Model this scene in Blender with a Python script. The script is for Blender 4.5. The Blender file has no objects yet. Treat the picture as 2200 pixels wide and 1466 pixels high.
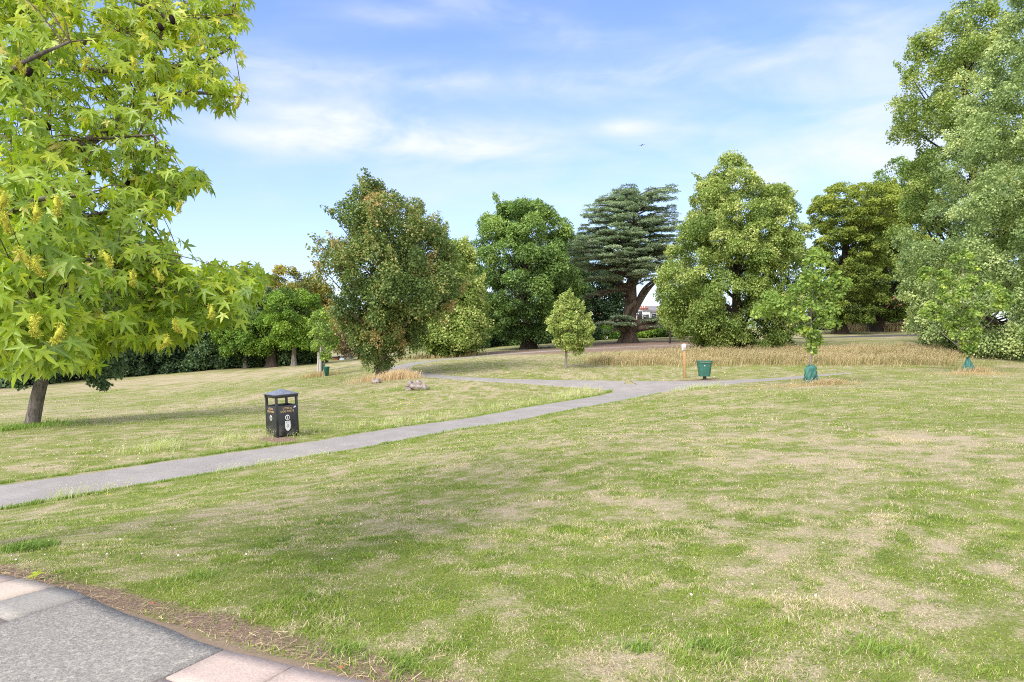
import bpy, math, numpy as np
from mathutils import Vector, Matrix

sc = bpy.context.scene
COL = sc.collection
rng = np.random.default_rng(11)
F = 1466.7                       # focal length in pixels of the 2200 px wide photograph
CX, CY, EYE = 1100.0, 733.0, 1.6

# ------------------------------------------------------------------ camera
cam = bpy.data.cameras.new("camera"); cam.lens = 24.0; cam.sensor_width = 36.0
cam.clip_start = 0.05; cam.clip_end = 5000
camo = bpy.data.objects.new("camera", cam); COL.objects.link(camo)
camo.location = (0, 0, EYE); camo.rotation_euler = (math.radians(90), 0, 0)
sc.camera = camo

# ------------------------------------------------------------------ node helper
class NT:
    def __init__(s, tree):
        s.t = tree; s.n = tree.nodes; s.l = tree.links; s.n.clear()
    def new(s, typ, **kw):
        nd = s.n.new(typ)
        for k, v in kw.items():
            setattr(nd, k, v)
        return nd
    def set(s, sock, v):
        if isinstance(v, bpy.types.NodeSocket): s.l.new(v, sock)
        else: sock.default_value = v
    def math(s, op, a, b=None, c=None, clamp=False):
        nd = s.new('ShaderNodeMath', operation=op); nd.use_clamp = clamp
        s.set(nd.inputs[0], a)
        if b is not None: s.set(nd.inputs[1], b)
        if c is not None: s.set(nd.inputs[2], c)
        return nd.outputs[0]
    def mix(s, fac, a, b, blend='MIX'):
        nd = s.new('ShaderNodeMix', data_type='RGBA', blend_type=blend)
        s.set(nd.inputs[0], fac); s.set(nd.inputs[6], a); s.set(nd.inputs[7], b)
        return nd.outputs[2]
    def noise(s, vec, scale, detail=4, rough=.55, dist=0.0, col=False):
        nd = s.new('ShaderNodeTexNoise')
        if vec is not None: s.set(nd.inputs['Vector'], vec)
        nd.inputs['Scale'].default_value = scale; nd.inputs['Detail'].default_value = detail
        nd.inputs['Roughness'].default_value = rough; nd.inputs['Distortion'].default_value = dist
        return nd.outputs['Color' if col else 'Fac']
    def ramp(s, fac, stops):
        nd = s.new('ShaderNodeValToRGB'); cr = nd.color_ramp
        while len(cr.elements) < len(stops): cr.elements.new(0.5)
        for e, (p, c) in zip(cr.elements, stops):
            e.position = p; e.color = (*c, 1) if len(c) == 3 else c
        s.set(nd.inputs[0], fac)
        return nd.outputs[0]
    def sstep(s, v, lo, hi):
        nd = s.new('ShaderNodeMapRange', interpolation_type='SMOOTHSTEP')
        s.set(nd.inputs[0], v); nd.inputs[1].default_value = lo; nd.inputs[2].default_value = hi
        return nd.outputs[0]

# ------------------------------------------------------------------ sky, sun, exposure
SUN_EL, SUN_AZ = math.radians(43), math.radians(-138)      # azimuth from +Y towards +X : behind the camera, to the left
SKY_STRENGTH, SUN_STRENGTH = 0.105, 2.1
w = bpy.data.worlds.new("World"); sc.world = w; w.use_nodes = True
nt = NT(w.node_tree)
sky = nt.new('ShaderNodeTexSky', sky_type='NISHITA')
sky.sun_disc = False; sky.sun_elevation = SUN_EL; sky.sun_rotation = SUN_AZ
sky.altitude = 50; sky.air_density = 1.0; sky.dust_density = 0.6; sky.ozone_density = 1.3
tc = nt.new('ShaderNodeTexCoord'); sep = nt.new('ShaderNodeSeparateXYZ'); nt.l.new(tc.outputs['Generated'], sep.inputs[0])
dx, dy, dz = sep.outputs
az = nt.math('ARCTAN2', dx, dy)
el = nt.math('ARCSINE', dz)
comb = nt.new('ShaderNodeCombineXYZ')
nt.l.new(nt.math('MULTIPLY', az, 1.0), comb.inputs[0]); nt.l.new(nt.math('MULTIPLY', el, 3.6), comb.inputs[1])
nz = nt.noise(comb.outputs[0], 2.6, 7, .52, .5)
comb2 = nt.new('ShaderNodeCombineXYZ')
nt.l.new(nt.math('ADD', az, 4.0), comb2.inputs[0]); nt.l.new(nt.math('MULTIPLY', el, 2.4), comb2.inputs[1])
nz2 = nt.noise(comb2.outputs[0], 7.0, 6, .55, .6)
def blob(px, py, wx, wy, amp, slope=0.0):
    a0 = math.atan((px - CX) / F); e0 = math.atan((CY - py) / F * math.cos(a0))
    ax = nt.math('SUBTRACT', az, a0); ex = nt.math('SUBTRACT', nt.math('SUBTRACT', el, e0), nt.math('MULTIPLY', ax, slope))
    qx = nt.math('POWER', nt.math('ABSOLUTE', nt.math('DIVIDE', ax, wx / F)), 2.0)
    qy = nt.math('POWER', nt.math('ABSOLUTE', nt.math('DIVIDE', ex, wy / F)), 2.0)
    return nt.math('MULTIPLY', nt.math('EXPONENT', nt.math('MULTIPLY', nt.math('ADD', qx, qy), -1.0)), amp)
bl = None
for b in [(930, 315, 300, 50, 1.35), (720, 255, 200, 50, .75), (830, 165, 330, 30, .75), (1330, 175, 190, 32, .6), (1080, 30, 230, 26, .7, -.22),
          (1750, 250, 330, 130, .65), (1650, 90, 350, 60, .45), (1350, 272, 60, 16, .7), (850, 35, 130, 20, .35), (560, 150, 90, 36, .55), (1250, 430, 700, 60, .25),
          (640, 300, 170, 22, .5), (1900, 380, 420, 90, .5)]:
    v = blob(*b); bl = v if bl is None else nt.math('ADD', bl, v)
texf = nt.math('ADD', nt.math('MULTIPLY', nz, 1.5), nt.math('MULTIPLY', nz2, .7))
cl = nt.math('MULTIPLY', bl, nt.sstep(texf, .75, 1.42))
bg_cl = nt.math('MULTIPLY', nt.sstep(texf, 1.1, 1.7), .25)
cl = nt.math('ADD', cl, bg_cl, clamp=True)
# added cloud, unseen overhead and behind the viewpoint, for whiter, stronger fill light
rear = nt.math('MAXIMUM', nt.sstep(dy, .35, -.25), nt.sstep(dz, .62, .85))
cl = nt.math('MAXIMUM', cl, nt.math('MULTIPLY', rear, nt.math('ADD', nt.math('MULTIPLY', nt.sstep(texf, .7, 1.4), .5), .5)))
hz = nt.math('MULTIPLY', nt.math('EXPONENT', nt.math('MULTIPLY', nt.math('MAXIMUM', el, 0.0), -5.0)), .74)
veil = nt.math('ADD', nt.math('MULTIPLY', cl, .86), hz, clamp=True)
tint = nt.mix(1.0, sky.outputs[0], (.90, 1.05, 1.44, 1), 'MULTIPLY')
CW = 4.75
ccol = nt.mix(rear, (CW * .93, CW * .98, CW * 1.08, 1), (CW * 2.15, CW * 2.12, CW * 2.05, 1))  # the added rear cloud is brighter than the visible cloud, as fill
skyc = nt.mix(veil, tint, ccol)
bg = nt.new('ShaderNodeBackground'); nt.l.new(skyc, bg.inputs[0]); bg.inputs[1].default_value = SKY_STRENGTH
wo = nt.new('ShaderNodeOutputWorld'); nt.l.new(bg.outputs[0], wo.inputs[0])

sl = bpy.data.lights.new("sun", 'SUN'); sl.energy = SUN_STRENGTH; sl.angle = math.radians(26.0); sl.color = (1.0, .955, .88)
so = bpy.data.objects.new("sun", sl); COL.objects.link(so)
sd = Vector((math.sin(SUN_AZ) * math.cos(SUN_EL), math.cos(SUN_AZ) * math.cos(SUN_EL), math.sin(SUN_EL)))
so.rotation_euler = sd.to_track_quat('Z', 'Y').to_euler()
so.location = sd * 60
sc.view_settings.view_transform = 'Standard'; sc.view_settings.look = 'None'
sc.view_settings.exposure = 1.05; sc.view_settings.gamma = 1.0
sc.cycles.filter_width = 1.05; sc.cycles.max_bounces = 7; sc.cycles.diffuse_bounces = 3; sc.cycles.glossy_bounces = 2
sc.cycles.transmission_bounces = 4; sc.cycles.transparent_max_bounces = 4
sc.cycles.use_adaptive_sampling = True; sc.cycles.adaptive_threshold = 0.01; sc.cycles.use_denoising = False; sc.cycles.sample_clamp_indirect = 4

# ------------------------------------------------------------------ noise in numpy
def vnoise(x, y, seed=0):
    x = np.asarray(x, float); y = np.asarray(y, float)
    xi = np.floor(x).astype(np.int64); yi = np.floor(y).astype(np.int64)
    fx = x - xi; fy = y - yi
    fx = fx * fx * (3 - 2 * fx); fy = fy * fy * (3 - 2 * fy)
    def h(a, b):
        n = (a * 374761393 + b * 668265263 + seed * 1442695041) & 0xffffffff
        n = ((n ^ (n >> 13)) * 1274126177) & 0xffffffff
        n = (n ^ (n >> 16)) & 0xffffffff
        return n / 4294967295.0
    return (h(xi, yi) * (1 - fx) + h(xi + 1, yi) * fx) * (1 - fy) + (h(xi, yi + 1) * (1 - fx) + h(xi + 1, yi + 1) * fx) * fy
def fbm(x, y, oct=4, seed=0):
    s = 0; a = .5; t = 0
    for o in range(oct):
        s = s + a * vnoise(x * 2 ** o + 17.3 * o, y * 2 ** o - 9.1 * o, seed + o); t += a; a *= .5
    return s / t

# ------------------------------------------------------------------ terrain from levelled points
def W(px, py, Y):
    return np.array([(px - CX) / F * Y, Y, EYE - (py - CY) / F * Y])
ctrl = [(0, 1466, 3.2), (1100, 1466, 3.2), (2200, 1466, 3.2), (0, 1240, 4.63), (500, 1390, 3.57),
        (1100, 1250, 4.54), (1650, 1250, 4.54), (2200, 1250, 4.5),
        (500, 1150, 6.4), (1100, 1100, 7.0), (1650, 1050, 7.5), (2200, 1050, 7.3), (1650, 1000, 9.1), (2200, 1000, 8.8),
        (0, 1150, 7.2), (300, 1100, 8.7), (500, 1060, 9.8),
        (0, 1095, 10.8), (0, 1040, 12.6), (640, 985, 15.0), (640, 948, 16.8), (605, 940, 17.0),
        (65, 915, 21), (0, 870, 36), (0, 833, 55), (300, 812, 60), (500, 790, 65), (740, 775, 75), (-400, 850, 50),
        (1100, 950, 13), (1100, 905, 20.5), (1100, 878, 23.5), (1350, 848, 28), (1310, 838, 29.5),
        (2200, 900, 14), (1650, 880, 17.5), (1600, 850, 22), (2200, 850, 20),
        (1742, 826, 27), (2080, 802, 34), (2200, 790, 38), (1471, 813, 33), (1515, 817, 31.5),
        (300, 850, 42), (400, 870, 31), (700, 870, 26), (695, 808, 42), (820, 812, 36), (900, 830, 30), (600, 840, 34),
        (1215, 790, 38), (1300, 822, 31), (870, 786, 44), (935, 767, 58), (1135, 750, 68), (1352, 735, 76), (1440, 739, 70),
        (1000, 769, 54), (1300, 783, 40), (1590, 783, 40), (1590, 752, 50), (2000, 776, 41), (2000, 751, 47), (1300, 755, 52),
        (1850, 722, 75), (1850, 729, 62), (1850, 711, 88), (2150, 769, 42), (2240, 768, 46), (2600, 760, 50), (2200, 748, 58),
        (1350, 727, 105), (1000, 745, 92), (700, 770, 95), (300, 790, 95)]
cp = [W(*c) for c in ctrl]
cp += [np.array(p, float) for p in [(0, 0, 0), (-4, 0, 0), (5, 0, 0), (-4, 2.5, 0), (5, 2, 0), (0, -20, 0), (-25, -15, -.6), (25, -15, .4), (-20, 3, -1.6), (20, 6, .1),
       (-150, 0, -8), (150, 0, 3), (0, -150, 1), (-200, 200, -12), (0, 220, 3), (200, 200, 8), (90, 100, 4), (-100, 90, -6.5), (-60, 30, -4.2), (60, 30, 1.2),
       (-200, -200, -8), (200, -200, 3)]]
cp = np.array(cp)
def kern(r2):
    r2 = np.maximum(r2, 1e-9); return .5 * r2 * np.log(r2)
n = len(cp); S = 20.0
def d2(ax, ay, bx, by): return ((ax[:, None] - bx[None]) ** 2 + (ay[:, None] - by[None]) ** 2)
Pm = np.c_[np.ones(n), cp[:, 0] / S, cp[:, 1] / S]
K = kern(d2(cp[:, 0] / S, cp[:, 1] / S, cp[:, 0] / S, cp[:, 1] / S)) + np.eye(n) * 2e-4
Aa = np.block([[K, Pm], [Pm.T, np.zeros((3, 3))]])
sol = np.linalg.solve(Aa, np.r_[cp[:, 2], 0, 0, 0])
def H(x, y):
    x = np.atleast_1d(np.asarray(x, float)); y = np.atleast_1d(np.asarray(y, float)); shp = x.shape
    xf = np.clip(x.ravel(), -260, 260) / S; yf = np.clip(y.ravel(), -260, 260) / S
    out = np.empty(len(xf))
    for i in range(0, len(xf), 60000):
        a, b = xf[i:i + 60000], yf[i:i + 60000]
        out[i:i + 60000] = kern(d2(a, b, cp[:, 0] / S, cp[:, 1] / S)) @ sol[:n] + sol[n] + sol[n + 1] * a + sol[n + 2] * b
    return out.reshape(shp)
def G(px, py, lo=2.6, hi=130):
    """ground point seen at a pixel"""
    t = np.geomspace(lo, hi, 1500)
    x = (px - CX) / F * t; z = EYE - (py - CY) / F * t
    d = z - H(x, t)
    i = int(np.argmax(d < 0)) if (d < 0).any() else int(np.argmin(d))
    if i > 0 and d[i] < 0:
        k = d[i - 1] / (d[i - 1] - d[i]); Y = t[i - 1] + k * (t[i] - t[i - 1])
    else: Y = t[i]
    X = (px - CX) / F * Y
    return np.array([X, Y, float(H(X, Y)[0])])

# ------------------------------------------------------------------ mesh helpers
def make_mesh(name, V, faces, tint=None, smooth=False, attrs=None):
    """faces: array (m,k) or list of such arrays"""
    V = np.asarray(V, np.float32)
    if not isinstance(faces, list): faces = [faces]
    faces = [np.asarray(f, np.int32) for f in faces if len(f)]
    me = bpy.data.meshes.new(name)
    nl = sum(f.size for f in faces); nf = sum(len(f) for f in faces)
    me.vertices.add(len(V)); me.vertices.foreach_set('co', V.ravel())
    me.loops.add(nl); me.loops.foreach_set('vertex_index', np.concatenate([f.ravel() for f in faces]))
    me.polygons.add(nf)
    tot = np.concatenate([np.full(len(f), f.shape[1], np.int32) for f in faces])
    st = np.r_[0, np.cumsum(tot)[:-1]].astype(np.int32)
    me.polygons.foreach_set('loop_start', st); me.polygons.foreach_set('loop_total', tot)
    if smooth: me.polygons.foreach_set('use_smooth', np.ones(nf, bool))
    if tint is not None: attrs = dict(attrs or {}, tint=tint)
    for k, v in (attrs or {}).items():
        a = me.attributes.new(k, 'FLOAT', 'POINT'); a.data.foreach_set('value', np.asarray(v, np.float32))
    me.update(calc_edges=True); me.validate()
    return me
class MB:
    """collects geometry for one mesh"""
    def __init__(s): s.V = []; s.Fq = []; s.Ft = []; s.T = []; s.n = 0
    def add(s, V, F_, tint=0.5):
        V = np.asarray(V, float); F_ = np.asarray(F_)
        if not len(V): return s
        (s.Fq if F_.shape[1] == 4 else s.Ft).append(F_ + s.n)
        s.V.append(V); s.T.append(np.broadcast_to(np.asarray(tint, float), (len(V),)).copy()); s.n += len(V)
        return s
    def build(s, name, mat, thing=None, smooth=False, parent=None):
        V = np.concatenate(s.V)
        org = Vector((0, 0, 0))
        if thing is not None: org = thing['_o']
        V = V - np.array(org)
        fs = []
        if s.Fq: fs.append(np.concatenate(s.Fq))
        if s.Ft: fs.append(np.concatenate(s.Ft))
        me = make_mesh(name, V, fs, tint=np.concatenate(s.T), smooth=smooth)
        o = bpy.data.objects.new(name, me); COL.objects.link(o)
        if mat: me.materials.append(mat)
        p = parent if parent is not None else (thing['e'] if thing else None)
        if p is not None: o.parent = p
        return o
def tag(o, label=None, cat=None, group=None, kind=None):
    if label: o['label'] = label
    if cat: o['category'] = cat
    if group: o['group'] = group
    if kind: o['kind'] = kind
    return o
def thing(name, label, cat, loc, group=None):
    e = bpy.data.objects.new(name, None); COL.objects.link(e); e.location = Vector([float(v) for v in loc])
    e.empty_display_size = .2
    tag(e, label, cat, group)
    return {'e': e, '_o': Vector([float(v) for v in loc])}
def tube(P, R, sides=8, cap=True, wob=0.0, seed=0):
    P = np.asarray(P, float); R = np.broadcast_to(np.asarray(R, float), (len(P),))
    t = np.gradient(P, axis=0); t /= np.linalg.norm(t, axis=1)[:, None] + 1e-9
    up = np.array([0, 0, 1.0]) if abs(t[0][2]) < .9 else np.array([1.0, 0, 0])
    V = []
    a = np.linspace(0, 2 * math.pi, sides, endpoint=False)
    for i in range(len(P)):
        u = up - t[i] * (up @ t[i]); u /= np.linalg.norm(u) + 1e-9; up = u
        v = np.cross(t[i], u)
        r = R[i] * (1 + wob * (vnoise(a * 1.6 + seed, np.full(sides, P[i][2] * .8)) - .5) * 2)
        V.append(P[i] + np.outer(r * np.cos(a), u) + np.outer(r * np.sin(a), v))
    V = np.concatenate(V); m = len(P)
    i = np.arange(m - 1)[:, None] * sides; j = np.arange(sides)[None]; k = (j + 1) % sides
    Fq = np.stack([i + j, i + k, i + sides + k, i + sides + j], -1).reshape(-1, 4)
    return V, Fq
def spline(P, n=20):
    P = np.asarray(P, float); m = len(P)
    Q = np.vstack([2 * P[0] - P[1], P, 2 * P[-1] - P[-2]])
    out = []
    for s in np.linspace(0, m - 1 - 1e-6, n):
        i = int(s); t = s - i; a, b, c, d = Q[i], Q[i + 1], Q[i + 2], Q[i + 3]
        out.append(.5 * ((2 * b) + (c - a) * t + (2 * a - 5 * b + 4 * c - d) * t * t + (3 * b - a - 3 * c + d) * t ** 3))
    return np.array(out)
def box(c, sx, sy, sz, rot=0.0, bevel=0):
    """box standing on c (x,y,z bottom centre)"""
    x, y = sx / 2, sy / 2
    V = np.array([[-x, -y, 0], [x, -y, 0], [x, y, 0], [-x, y, 0], [-x, -y, sz], [x, -y, sz], [x, y, sz], [-x, y, sz]])
    R = np.array([[math.cos(rot), -math.sin(rot), 0], [math.sin(rot), math.cos(rot), 0], [0, 0, 1]])
    Fq = np.array([[0, 3, 2, 1], [4, 5, 6, 7], [0, 1, 5, 4], [1, 2, 6, 5], [2, 3, 7, 6], [3, 0, 4, 7]])
    return V @ R.T + np.asarray(c, float), Fq
def norm(v): return v / (np.linalg.norm(v, axis=-1, keepdims=True) + 1e-9)
def scatter(tv, tf, pos, along, nrm, scale, zs=None):
    """instances of a template (x across, y along, z normal)"""
    y = norm(along); z = norm(nrm - y * np.sum(nrm * y, -1, keepdims=True)); x = np.cross(y, z)
    tv = np.asarray(tv, float); k = len(tv)
    sc_ = np.asarray(scale, float)[:, None, None]
    zz = tv[None, :, 2:3] * (1.0 if zs is None else np.asarray(zs)[:, None, None])
    V = pos[:, None] + sc_ * (tv[None, :, 0:1] * x[:, None] + tv[None, :, 1:2] * y[:, None] + zz * z[:, None])
    Fc = (np.arange(len(pos)) * k)[:, None, None] + np.asarray(tf)[None]
    return V.reshape(-1, 3), Fc.reshape(-1, len(tf[0]))
LEAF_V = [(0, 0, 0), (-.42, .45, .10), (0, 1, -.02), (.42, .45, .10)]
LEAF_F = [(0, 3, 2), (0, 2, 1)]
NEED_V = [(0, 0, 0), (-.16, .5, .03), (0, 1, 0), (.16, .5, .03)]
HEART_V = [(0, 0, 0), (-.34, -.02, .05), (-.5, .3, .09), (-.34, .66, .05), (0, 1.0, -.06), (.34, .66, .05), (.5, .3, .09), (.34, -.02, .05), (0, .45, -.02)]
HEART_F = [(8, i, i + 1) for i in range(0, 7)] + [(8, 7, 0)]
def sph(n_):
    g = rng.normal(size=(n_, 3)); return norm(g)

# ------------------------------------------------------------------ materials
def principled(name, rough=.8, spec=.3):
    m = bpy.data.materials.new(name); m.use_nodes = True; t = NT(m.node_tree)
    b = t.new('ShaderNodeBsdfPrincipled'); b.inputs['Roughness'].default_value = rough
    b.inputs['Specular IOR Level'].default_value = spec
    o = t.new('ShaderNodeOutputMaterial'); t.l.new(b.outputs[0], o.inputs[0])
    return m, t, b, o
def attr(t, name): return t.new('ShaderNodeAttribute', attribute_name=name).outputs['Fac']
LEAF_GAIN = 1.5
def leaf_mat(name, stops, trans=.35, rough=.55, tboost=(1.25, 1.35, .7), spec=.35, vein=False):
    m, t, b, o = principled(name, rough, spec)
    stops = [(p_, tuple(min(.8, v_ * LEAF_GAIN) for v_ in c_)) for p_, c_ in stops]
    c = t.ramp(attr(t, 'tint'), stops)
    if vein:
        c = t.mix(t.math('MULTIPLY', t.math('POWER', attr(t, 'vein'), 6.0), .45), c, (.42, .55, .16, 1))
    t.l.new(c, b.inputs['Base Color'])
    tr = t.new('ShaderNodeBsdfTranslucent')
    t.l.new(t.mix(1.0, c, (*tboost, 1), 'MULTIPLY'), tr.inputs[0])
    mx = t.new('ShaderNodeMixShader'); mx.inputs[0].default_value = trans
    t.l.new(b.outputs[0], mx.inputs[1]); t.l.new(tr.outputs[0], mx.inputs[2]); t.l.new(mx.outputs[0], o.inputs[0])
    return m
def simple(name, col, rough=.6, spec=.4, metal=0, var=.12, scale=8, bump=0.0, bscale=40, stops=None):
    m, t, b, o = principled(name, rough, spec); b.inputs['Metallic'].default_value = metal
    g = t.new('ShaderNodeTexCoord').outputs['Object']
    nz_ = t.noise(g, scale, 5, .6)
    if stops: c = t.ramp(nz_, stops)
    else: c = t.ramp(nz_, [(.3, tuple(v * (1 - var) for v in col)), (.7, tuple(v * (1 + var) for v in col))])
    t.l.new(c, b.inputs['Base Color'])
    if bump:
        bp = t.new('ShaderNodeBump'); bp.inputs['Strength'].default_value = bump; bp.inputs['Distance'].default_value = .02
        t.l.new(t.noise(g, bscale, 5, .6), bp.inputs['Height']); t.l.new(bp.outputs[0], b.inputs['Normal'])
    return m
def bark(name, c1, c2, sc_=6):
    m, t, b, o = principled(name, .95, .15)
    g = t.new('ShaderNodeTexCoord').outputs['Object']
    mp = t.new('ShaderNodeMapping'); t.l.new(g, mp.inputs[0]); mp.inputs['Scale'].default_value = (1, 1, .22)
    a = t.noise(mp.outputs[0], sc_, 6, .65, .4)
    t.l.new(t.ramp(a, [(.32, c1), (.5, tuple((x + y) / 2 for x, y in zip(c1, c2))), (.68, c2)]), b.inputs['Base Color'])
    bp = t.new('ShaderNodeBump'); bp.inputs['Strength'].default_value = .9; bp.inputs['Distance'].default_value = .06
    t.l.new(a, bp.inputs['Height']); t.l.new(bp.outputs[0], b.inputs['Normal'])
    return m
BARK_D = bark("dark_bark", (.022, .017, .013), (.085, .066, .05), 5)
BARK_M = bark("brown_bark", (.05, .037, .028), (.20, .15, .115), 4)
BARK_G = bark("grey_bark", (.12, .10, .085), (.33, .29, .26), 9)
BARK_S = bark("speckled_grey_bark", (.055, .047, .042), (.25, .215, .19), 14)

# ------------------------------------------------------------------ paths in plan
def strip_from_px(A, B, n_=160):
    a = spline([G(*p)[:2] for p in A], n_); b = spline([G(*p)[:2] for p in B], n_)
    return a, b
far_e = [(-260, 1072), (0, 1040), (200, 1013), (400, 984), (560, 962), (700, 942), (900, 912), (1100, 880), (1230, 859), (1300, 846), (1318, 838), (1310, 831), (1310, 823)]
near_e = [(-260, 1140), (0, 1095), (200, 1060), (400, 1026), (640, 985), (800, 959), (1000, 922), (1200, 886), (1300, 868), (1400, 849), (1450, 840), (1500, 835), (1560, 828)]
def resamp(P, n_):
    P = np.asarray(P); d = np.r_[0, np.cumsum(np.linalg.norm(np.diff(P, axis=0), axis=1))]
    s = np.linspace(0, d[-1], n_)
    return np.c_[np.interp(s, d, P[:, 0]), np.interp(s, d, P[:, 1])]
pA, pB = strip_from_px(far_e, near_e)
def ribbon_px(C, width, n_=160):
    c = resamp(spline([G(*p)[:2] for p in C], 300), n_)
    t = norm(np.gradient(c, axis=0)); nn = np.c_[-t[:, 1], t[:, 0]]
    w_ = np.broadcast_to(np.asarray(width, float), (n_,)) if np.ndim(width) == 0 else np.interp(np.linspace(0, 1, n_), np.linspace(0, 1, len(width)), width)
    return c + nn * w_[:, None] / 2, c - nn * w_[:, None] / 2
qA, qB = ribbon_px([(1340, 829), (1250, 825), (1150, 821), (1050, 817), (960, 811), (905, 805), (868, 799), (856, 793), (868, 786), (920, 777), (1000, 769), (1075, 762), (1160, 756), (1300, 748), (1440, 742), (1560, 738)], [2.6, 1.4, 1.3, 1.5, 1.9, 2.2, 2.0, 1.6, 1.3, 1.2, 1.1, 1.1])
rA, rB = ribbon_px([(1380, 833), (1450, 828), (1520, 824), (1600, 819), (1680, 814), (1760, 807), (1830, 802)], [4.6, 3.4, 1.9, 1.3, 1.0, .7, .3])
xA, xB = ribbon_px([(1700, 729), (1800, 725), (1900, 722), (1990, 721), (2100, 722), (2250, 725)], [.9, 1.6, 2.8, 3.4, 3.4, 3.4])
POLYS = [np.vstack([a, b[::-1]]) for a, b in ((pA, pB), (qA, qB), (rA, rB), (xA, xB))]
def inpoly(x, y, P):
    ins = np.zeros(x.shape, bool)
    m = (x > P[:, 0].min()) & (x < P[:, 0].max()) & (y > P[:, 1].min()) & (y < P[:, 1].max())
    xs, ys = x[m], y[m]; r = np.zeros(xs.shape, bool)
    j = len(P) - 1
    for i in range(len(P)):
        c = (P[i, 1] > ys) != (P[j, 1] > ys)
        r ^= c & (xs < (P[j, 0] - P[i, 0]) * (ys - P[i, 1]) / (P[j, 1] - P[i, 1] + 1e-12) + P[i, 0])
        j = i
    ins[m] = r
    return ins
def on_path(x, y):
    r = np.zeros(x.shape, bool)
    for P in POLYS: r |= inpoly(x, y, P)
    return r
# pavement frame
PG = np.array([-3.5, 4.67]); PU = np.array([.885, -.465]); PU /= np.linalg.norm(PU); PV = np.array([-PU[1], PU[0]])
def pave_uv(x, y):
    dx_, dy_ = x - PG[0], y - PG[1]
    return dx_ * PU[0] + dy_ * PU[1], dx_ * PV[0] + dy_ * PV[1]
def pave_edge(u): return .05 * np.sin(u * 2.1) + .07 * (fbm(u * 2.3, u * 0 + 3.1, 3, 5) - .5)

# dryness and bare soil as fields in plan
def ell(px, py, wx, wy):
    g = G(px, py); l = G(px - wx, py); u = G(px, max(py - wy, 735)); d = G(px, py + wy)
    return g[0], g[1], abs(g[0] - l[0]), max((u[1] - d[1]) / 2, .15)
DRY = [(*ell(*p[:4]), p[4]) for p in [
    (2100, 945, 420, 26, .55), (1750, 985, 330, 26, .42), (1450, 940, 200, 14, .35), (2100, 1010, 260, 22, .35), (1350, 1075, 230, 28, .36), (1900, 1080, 260, 22, .3), (1000, 1105, 110, 20, .38), (1020, 972, 150, 9, .5),
    (480, 1100, 90, 16, .45), (650, 1060, 140, 14, .4), (1660, 1170, 60, 10, .6), (1500, 1158, 50, 9, .5), (1600, 1260, 130, 12, .45), (1850, 1300, 120, 10, .5), (2050, 1340, 60, 9, .5), (1290, 1425, 120, 40, .75),
    (1560, 1000, 200, 12, .35), (100, 1100, 90, 6, .5), (120, 1005, 140, 8, .55), (760, 990, 60, 10, .3), (1550, 840, 200, 6, .35), (1250, 790, 220, 5, .2), (650, 1385, 120, 28, .3), (330, 1180, 60, 12, .25), (180, 890, 300, 10, .3), (700, 840, 200, 8, .15), (500, 810, 500, 14, .35), (860, 812, 90, 6, .6), (1150, 800, 250, 5, .15), (1740, 830, 90, 8, .5), (2080, 803, 60, 5, .4)]]
SOIL = [(*ell(*p[:4]), p[4]) for p in [(1400, 742, 190, 12, 1.0), (1240, 752, 170, 6, .8), (1100, 757, 170, 4, .5), (600, 944, 50, 8, .7), (1510, 818, 80, 4, .75), (780, 832, 60, 3, .4), (830, 817, 40, 4, .4), (1290, 1430, 80, 26, .35), (1650, 1168, 40, 7, .3), (1620, 805, 90, 4, .3), (1330, 778, 60, 3, .3)]]
sg_trunk = (-5.3, 5.9)
def fields(x, y):
    dry = .45 * (fbm(x * .22, y * .16, 4, 3) - .5) + .62 * (fbm(x * 1.0, y * .9, 4, 8) - .5) + .35 * (fbm(x * 2.2, y * 2.2, 3, 88) - .5) + 1.2 * (fbm(x * 4.2, y * 4.2, 3, 18) - .5) + .9 * (fbm(x * 13, y * 13, 2, 28) - .5) + .17
    r = np.hypot(x, y)
    dry = dry + .12 * np.clip((r - 18) / 40, 0, 1)
    for cx_, cy_, rx_, ry_, a in DRY:
        q = ((x - cx_) / rx_) ** 2 + ((y - cy_) / ry_) ** 2
        m = q < 7
        dry = dry + np.where(m, .62 * a * np.exp(-q) * (.35 + 1.3 * fbm(x * 2.1, y * 1.6, 3, 21)), 0)
    soil = np.zeros_like(x); dry = dry - .07
    for cx_, cy_, rx_, ry_, a in SOIL:
        q = ((x - cx_) / rx_) ** 2 + ((y - cy_) / ry_) ** 2
        soil = soil + np.where(q < 7, a * np.exp(-q ** 1.5) * (.5 + fbm(x * 1.4, y * 1.4, 3, 31)), 0)
    u, v = pave_uv(x, y)
    e = np.abs(v - .04 - .10 * fbm(u * 1.7, u * 0, 3, 9))
    soil = soil + 1.1 * np.exp(-(e / .14) ** 2) * (.35 + .9 * fbm(u * 3, v * 3, 3, 7))
    return dry, np.clip(soil, 0, 1.2)

# ------------------------------------------------------------------ ground sheet
def axis(lo, hi, fine, cen, n_):
    s = np.linspace(-1, 1, n_)
    return cen + np.sign(s) * (fine * np.abs(s) + (hi - lo) / 2 * np.abs(s) ** 4.5)
gx = axis(-900, 900, 30, 0, 560)
sy = np.linspace(0, 1, 620)
gy = -60 * (1 - np.clip(sy / .06, 0, 1)) ** 1.5 - 600 * (sy == 0) + np.where(sy > .06, 58 * (sy - .06) / .94 + 1100 * ((sy - .06) / .94) ** 7, 0)
gy = np.unique(gy)
X, Yg = np.meshgrid(gx, gy)
Z = H(X, Yg)
dry, soil = fields(X, Yg)
def microf(x, y): return np.clip(1 - np.hypot(x, y) / 60, 0, 1) * .035 * (fbm(x * 1.3, y * 1.3, 3, 77) - .5) * np.clip(pave_uv(x, y)[1] / .5 - .2, 0, 1) - .012 * (pave_uv(x, y)[1] < -.1)
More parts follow.
